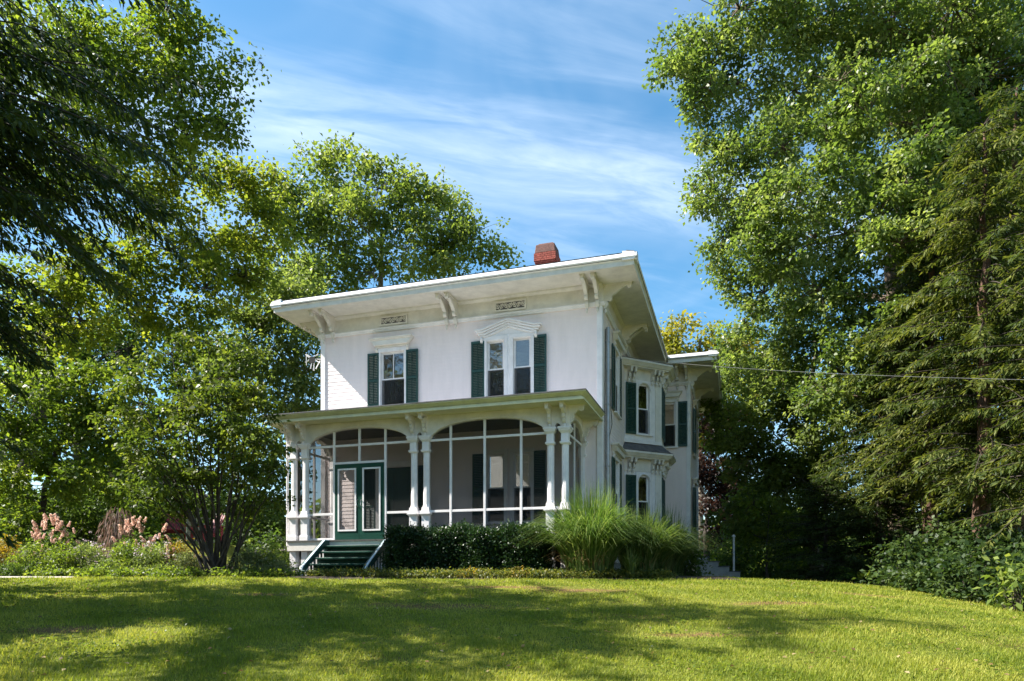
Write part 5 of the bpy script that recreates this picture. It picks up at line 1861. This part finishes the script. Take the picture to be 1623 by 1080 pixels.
    # red garden chairs
    def chair(px, Y, rot, lab):
        f = foot(px, Y)
        c = thing('garden_chair', lab, 'chair', f, rot, 'red garden chairs')
        for k in range(6):
            obj('back_slat', MB().prism([(.28 + .0, .33), (.62, 1.12 - abs(k - 2.5) * .05), (.645, 1.11 - abs(k - 2.5) * .05), (.305, .32)], 'yz', -.27 + k * .092, -.27 + k * .092 + .08), M['red'], c)
            obj('seat_slat', MB().box(-.28, .28, -.28 + k * .095, -.20 + k * .095, .39 - k * .018, .412 - k * .018), M['red'], c)
        for s in (-1, 1):
            obj('arm', MB().box(s * .36 - .06, s * .36 + .06, -.35, .48, .56, .585), M['red'], c)
            obj('leg', MB().box(s * .33 - .015, s * .33 + .015, -.33, -.22, 0, .56), M['red'], c)
            obj('leg', MB().box(s * .33 - .015, s * .33 + .015, .38, .48, 0, .56), M['red'], c)
            obj('side_rail', MB().prism([(-.33, .33), (-.33, .42), (.45, .22), (.45, .12)], 'yz', s * .30 - .015, s * .30 + .015), M['red'], c)
    chair(277, 24.0, R(25), 'red slatted garden chair behind the hydrangea')
    chair(325, 24.6, R(-30), 'red slatted garden chair seen through the stems of the small tree')
    # barn in the distance
    f = at(215, 880, 47.0)
    f[2] = gz(f[0], f[1]) - .3
    b = thing('barn', 'weathered lilac grey barn glimpsed through the trees on the left', 'building', f, R(12))
    mb = MB().box(-5, 5, 0, 6, 0, 4.2).prism([(-5, 4.2), (5, 4.2), (0, 7.2)], 'xz', 0.0, 6)
    obj('wall', mb, M['barn'], b)
    mb = MB()
    for s in (-1, 1):
        mb.add([(s * 5.4, -.4, 4.0), (0, -.4, 7.3), (0, 6.4, 7.3), (s * 5.4, 6.4, 4.0), (s * 5.4, -.4, 4.15), (0, -.4, 7.45), (0, 6.4, 7.45), (s * 5.4, 6.4, 4.15)], [(0, 1, 2, 3), (7, 6, 5, 4), (0, 4, 5, 1), (3, 2, 6, 7), (0, 3, 7, 4)])
    obj('roof', mb, M['shingle'], b)
    for x in (-3, 2.6):
        w_ = obj('window', MB().box(x - .6, x + .6, -.06, .02, 1.6, 3.2), M['white'], b)
        obj('pane', MB().box(x - .5, x + .5, -.075, -.062, 1.7, 3.1), M['glass'], w_)
    obj('door', MB().box(-1.1, .7, -.08, .0, 0, 2.6), M['dark'], b)
    w_ = obj('loft_window', MB().box(-.6, .6, -.06, .02, 4.7, 5.7), M['white'], b)
    obj('pane', MB().box(-.5, .5, -.075, -.062, 4.8, 5.6), M['glass'], w_)

    # far wood closing the view
    rg = np.random.default_rng(230)
    P = []
    for i in range(260):
        an = rg.uniform(-.95, .95)
        d_ = rg.uniform(62, 95)
        x, y = d_ * math.sin(an), d_ * math.cos(an)
        hh = rg.uniform(4, 8.5)
        n = 16
        dd = unit(rg.normal(0, 1, (n, 3)))
        c = np.array([x, y, gz(x, y) + hh * .5])
        P.append(c + dd * np.array([3.2, 3.2, hh * .55]) * rg.uniform(.5, 1, (n, 1)))
    for i in range(120):                                     # the wood also closes the garden on the side behind the camera's left shoulder
        an = rg.uniform(math.pi * 1.08, math.pi * 1.46)
        d_ = rg.uniform(38, 60)
        x, y = d_ * math.sin(an), d_ * math.cos(an)
        hh = rg.uniform(17, 31)
        n = 40
        dd = unit(rg.normal(0, 1, (n, 3)))
        c = np.array([x, y, gz(x, y) + hh * .5])
        P.append(c + dd * np.array([3.6, 3.6, hh * .55]) * rg.uniform(.5, 1, (n, 1)))
    P = np.concatenate(P)
    leaf_obj('woodland', [clump_leaves(P, 1.2, 9, 1.25, .9, rg, lod=False)], M['oak_far'], None, label='distant wood closing the view behind the garden', cat='woodland')


def lawn_blades():
    rg = np.random.default_rng(300)
    n = 420000
    y = 5.2 + (rg.random(n) ** 1.55) * 14.5
    x = (rg.random(n) * 2 - 1) * (y * .80 + .6)
    keep = (y < bed_front(x) + .02) | ((x > 5.0) & (y < 24))
    keep &= ~((x < -10.3) & (y > 16.2))
    x, y = x[keep], y[keep]
    n = len(x)
    patch = .5 + .22 * np.sin(x * 1.3 + 2 * np.sin(y * .9)) * np.sin(y * 1.7 + np.sin(x * .8)) + .12 * np.sin(x * 4.1 + y * 2.3)
    dry = sum(np.exp(-(((x - a_) / b_) ** 2 + ((y - c_) / d_) ** 2)) for a_, c_, b_, d_ in BARE)
    dry = np.clip(dry, 0, 1)
    keep = rg.random(n) > dry * .72
    x, y, patch, dry = x[keep], y[keep], patch[keep], dry[keep]
    n = len(x)
    f = np.stack([x, y, ground(x, y) - .004], 1)
    h = rg.uniform(.018, .052, n) * (1 - .35 * dry) * np.where(rg.random(n) < .04, 1.8, 1.0) * (1 + .45 * np.sin(x * 2.7 + 1.3 * np.sin(y * 3.1)) * np.sin(y * 3.9 + x))
    sc = np.clip(y / 9.0, .8, 1.9)
    a = rg.uniform(0, 2 * math.pi, n)
    d = np.stack([np.cos(a), np.sin(a), np.zeros(n)], 1)
    lean = rg.uniform(.1, 1.0, n)
    tip = f + d * (h * lean)[:, None]
    tip[:, 2] += h
    s = np.stack([-d[:, 1], d[:, 0], np.zeros(n)], 1) * (.0055 * sc)[:, None]
    vs_ = np.stack([f + s, f - s, tip], 1).reshape(-1, 3)
    fs = np.arange(3 * n).reshape(n, 3)
    va = np.clip(patch + rg.normal(0, .2, n) + dry * .5, 0, 1)
    TRI[0] += n
    link('lawn_grass', np_mesh('lawn_grass', vs_, fs, M['grassblade'], va), kind='stuff', label='short mown grass of the front lawn', cat='grass')
    # clover and broad-leaved weeds in the turf
    k = 150
    cx_, cy_ = rg.uniform(-1, 1, k), rg.uniform(6.3, 15.0, k)
    cx_ = cx_ * cy_ * .74
    idx = np.repeat(np.arange(k), 70)
    wx = cx_[idx] + rg.normal(0, .16, len(idx)) * rg.uniform(.5, 1.8, k)[idx]
    wy = cy_[idx] + rg.normal(0, .16, len(idx)) * rg.uniform(.5, 1.8, k)[idx]
    P = np.stack([wx, wy, ground(wx, wy) + rg.uniform(.015, .045, len(idx))], 1)
    a_, b_ = leaves(P, rg.normal(0, 1, (len(P), 3)) * [1, 1, .25], rg.normal(0, .35, (len(P), 3)) + [0, 0, 1], .034, .026, .15)
    leaf_obj('clover', [(a_, b_, rg.random(len(P)))], M['dogwood'], None, label='patches of clover and small weeds in the lawn', cat='weeds')
    # fallen leaves
    k = 420
    y = rg.uniform(6.2, 16, k)
    x = rg.uniform(-1, 1, k) * y * .75
    P = np.stack([x, y, ground(x, y) + .045], 1)
    a_, b_ = leaves(P, rg.normal(0, 1, (k, 3)) * [1, 1, .2], rg.normal(0, .3, (k, 3)) + [0, 0, 1], .055, .04, .2)
    leaf_obj('fallen_leaves', [(a_, b_, rg.random(k))], M['straw'], None, label='scattered fallen leaves on the lawn', cat='leaves')


grow_trees()
garden()
lawn_blades()
print('foliage triangles', TRI[0])
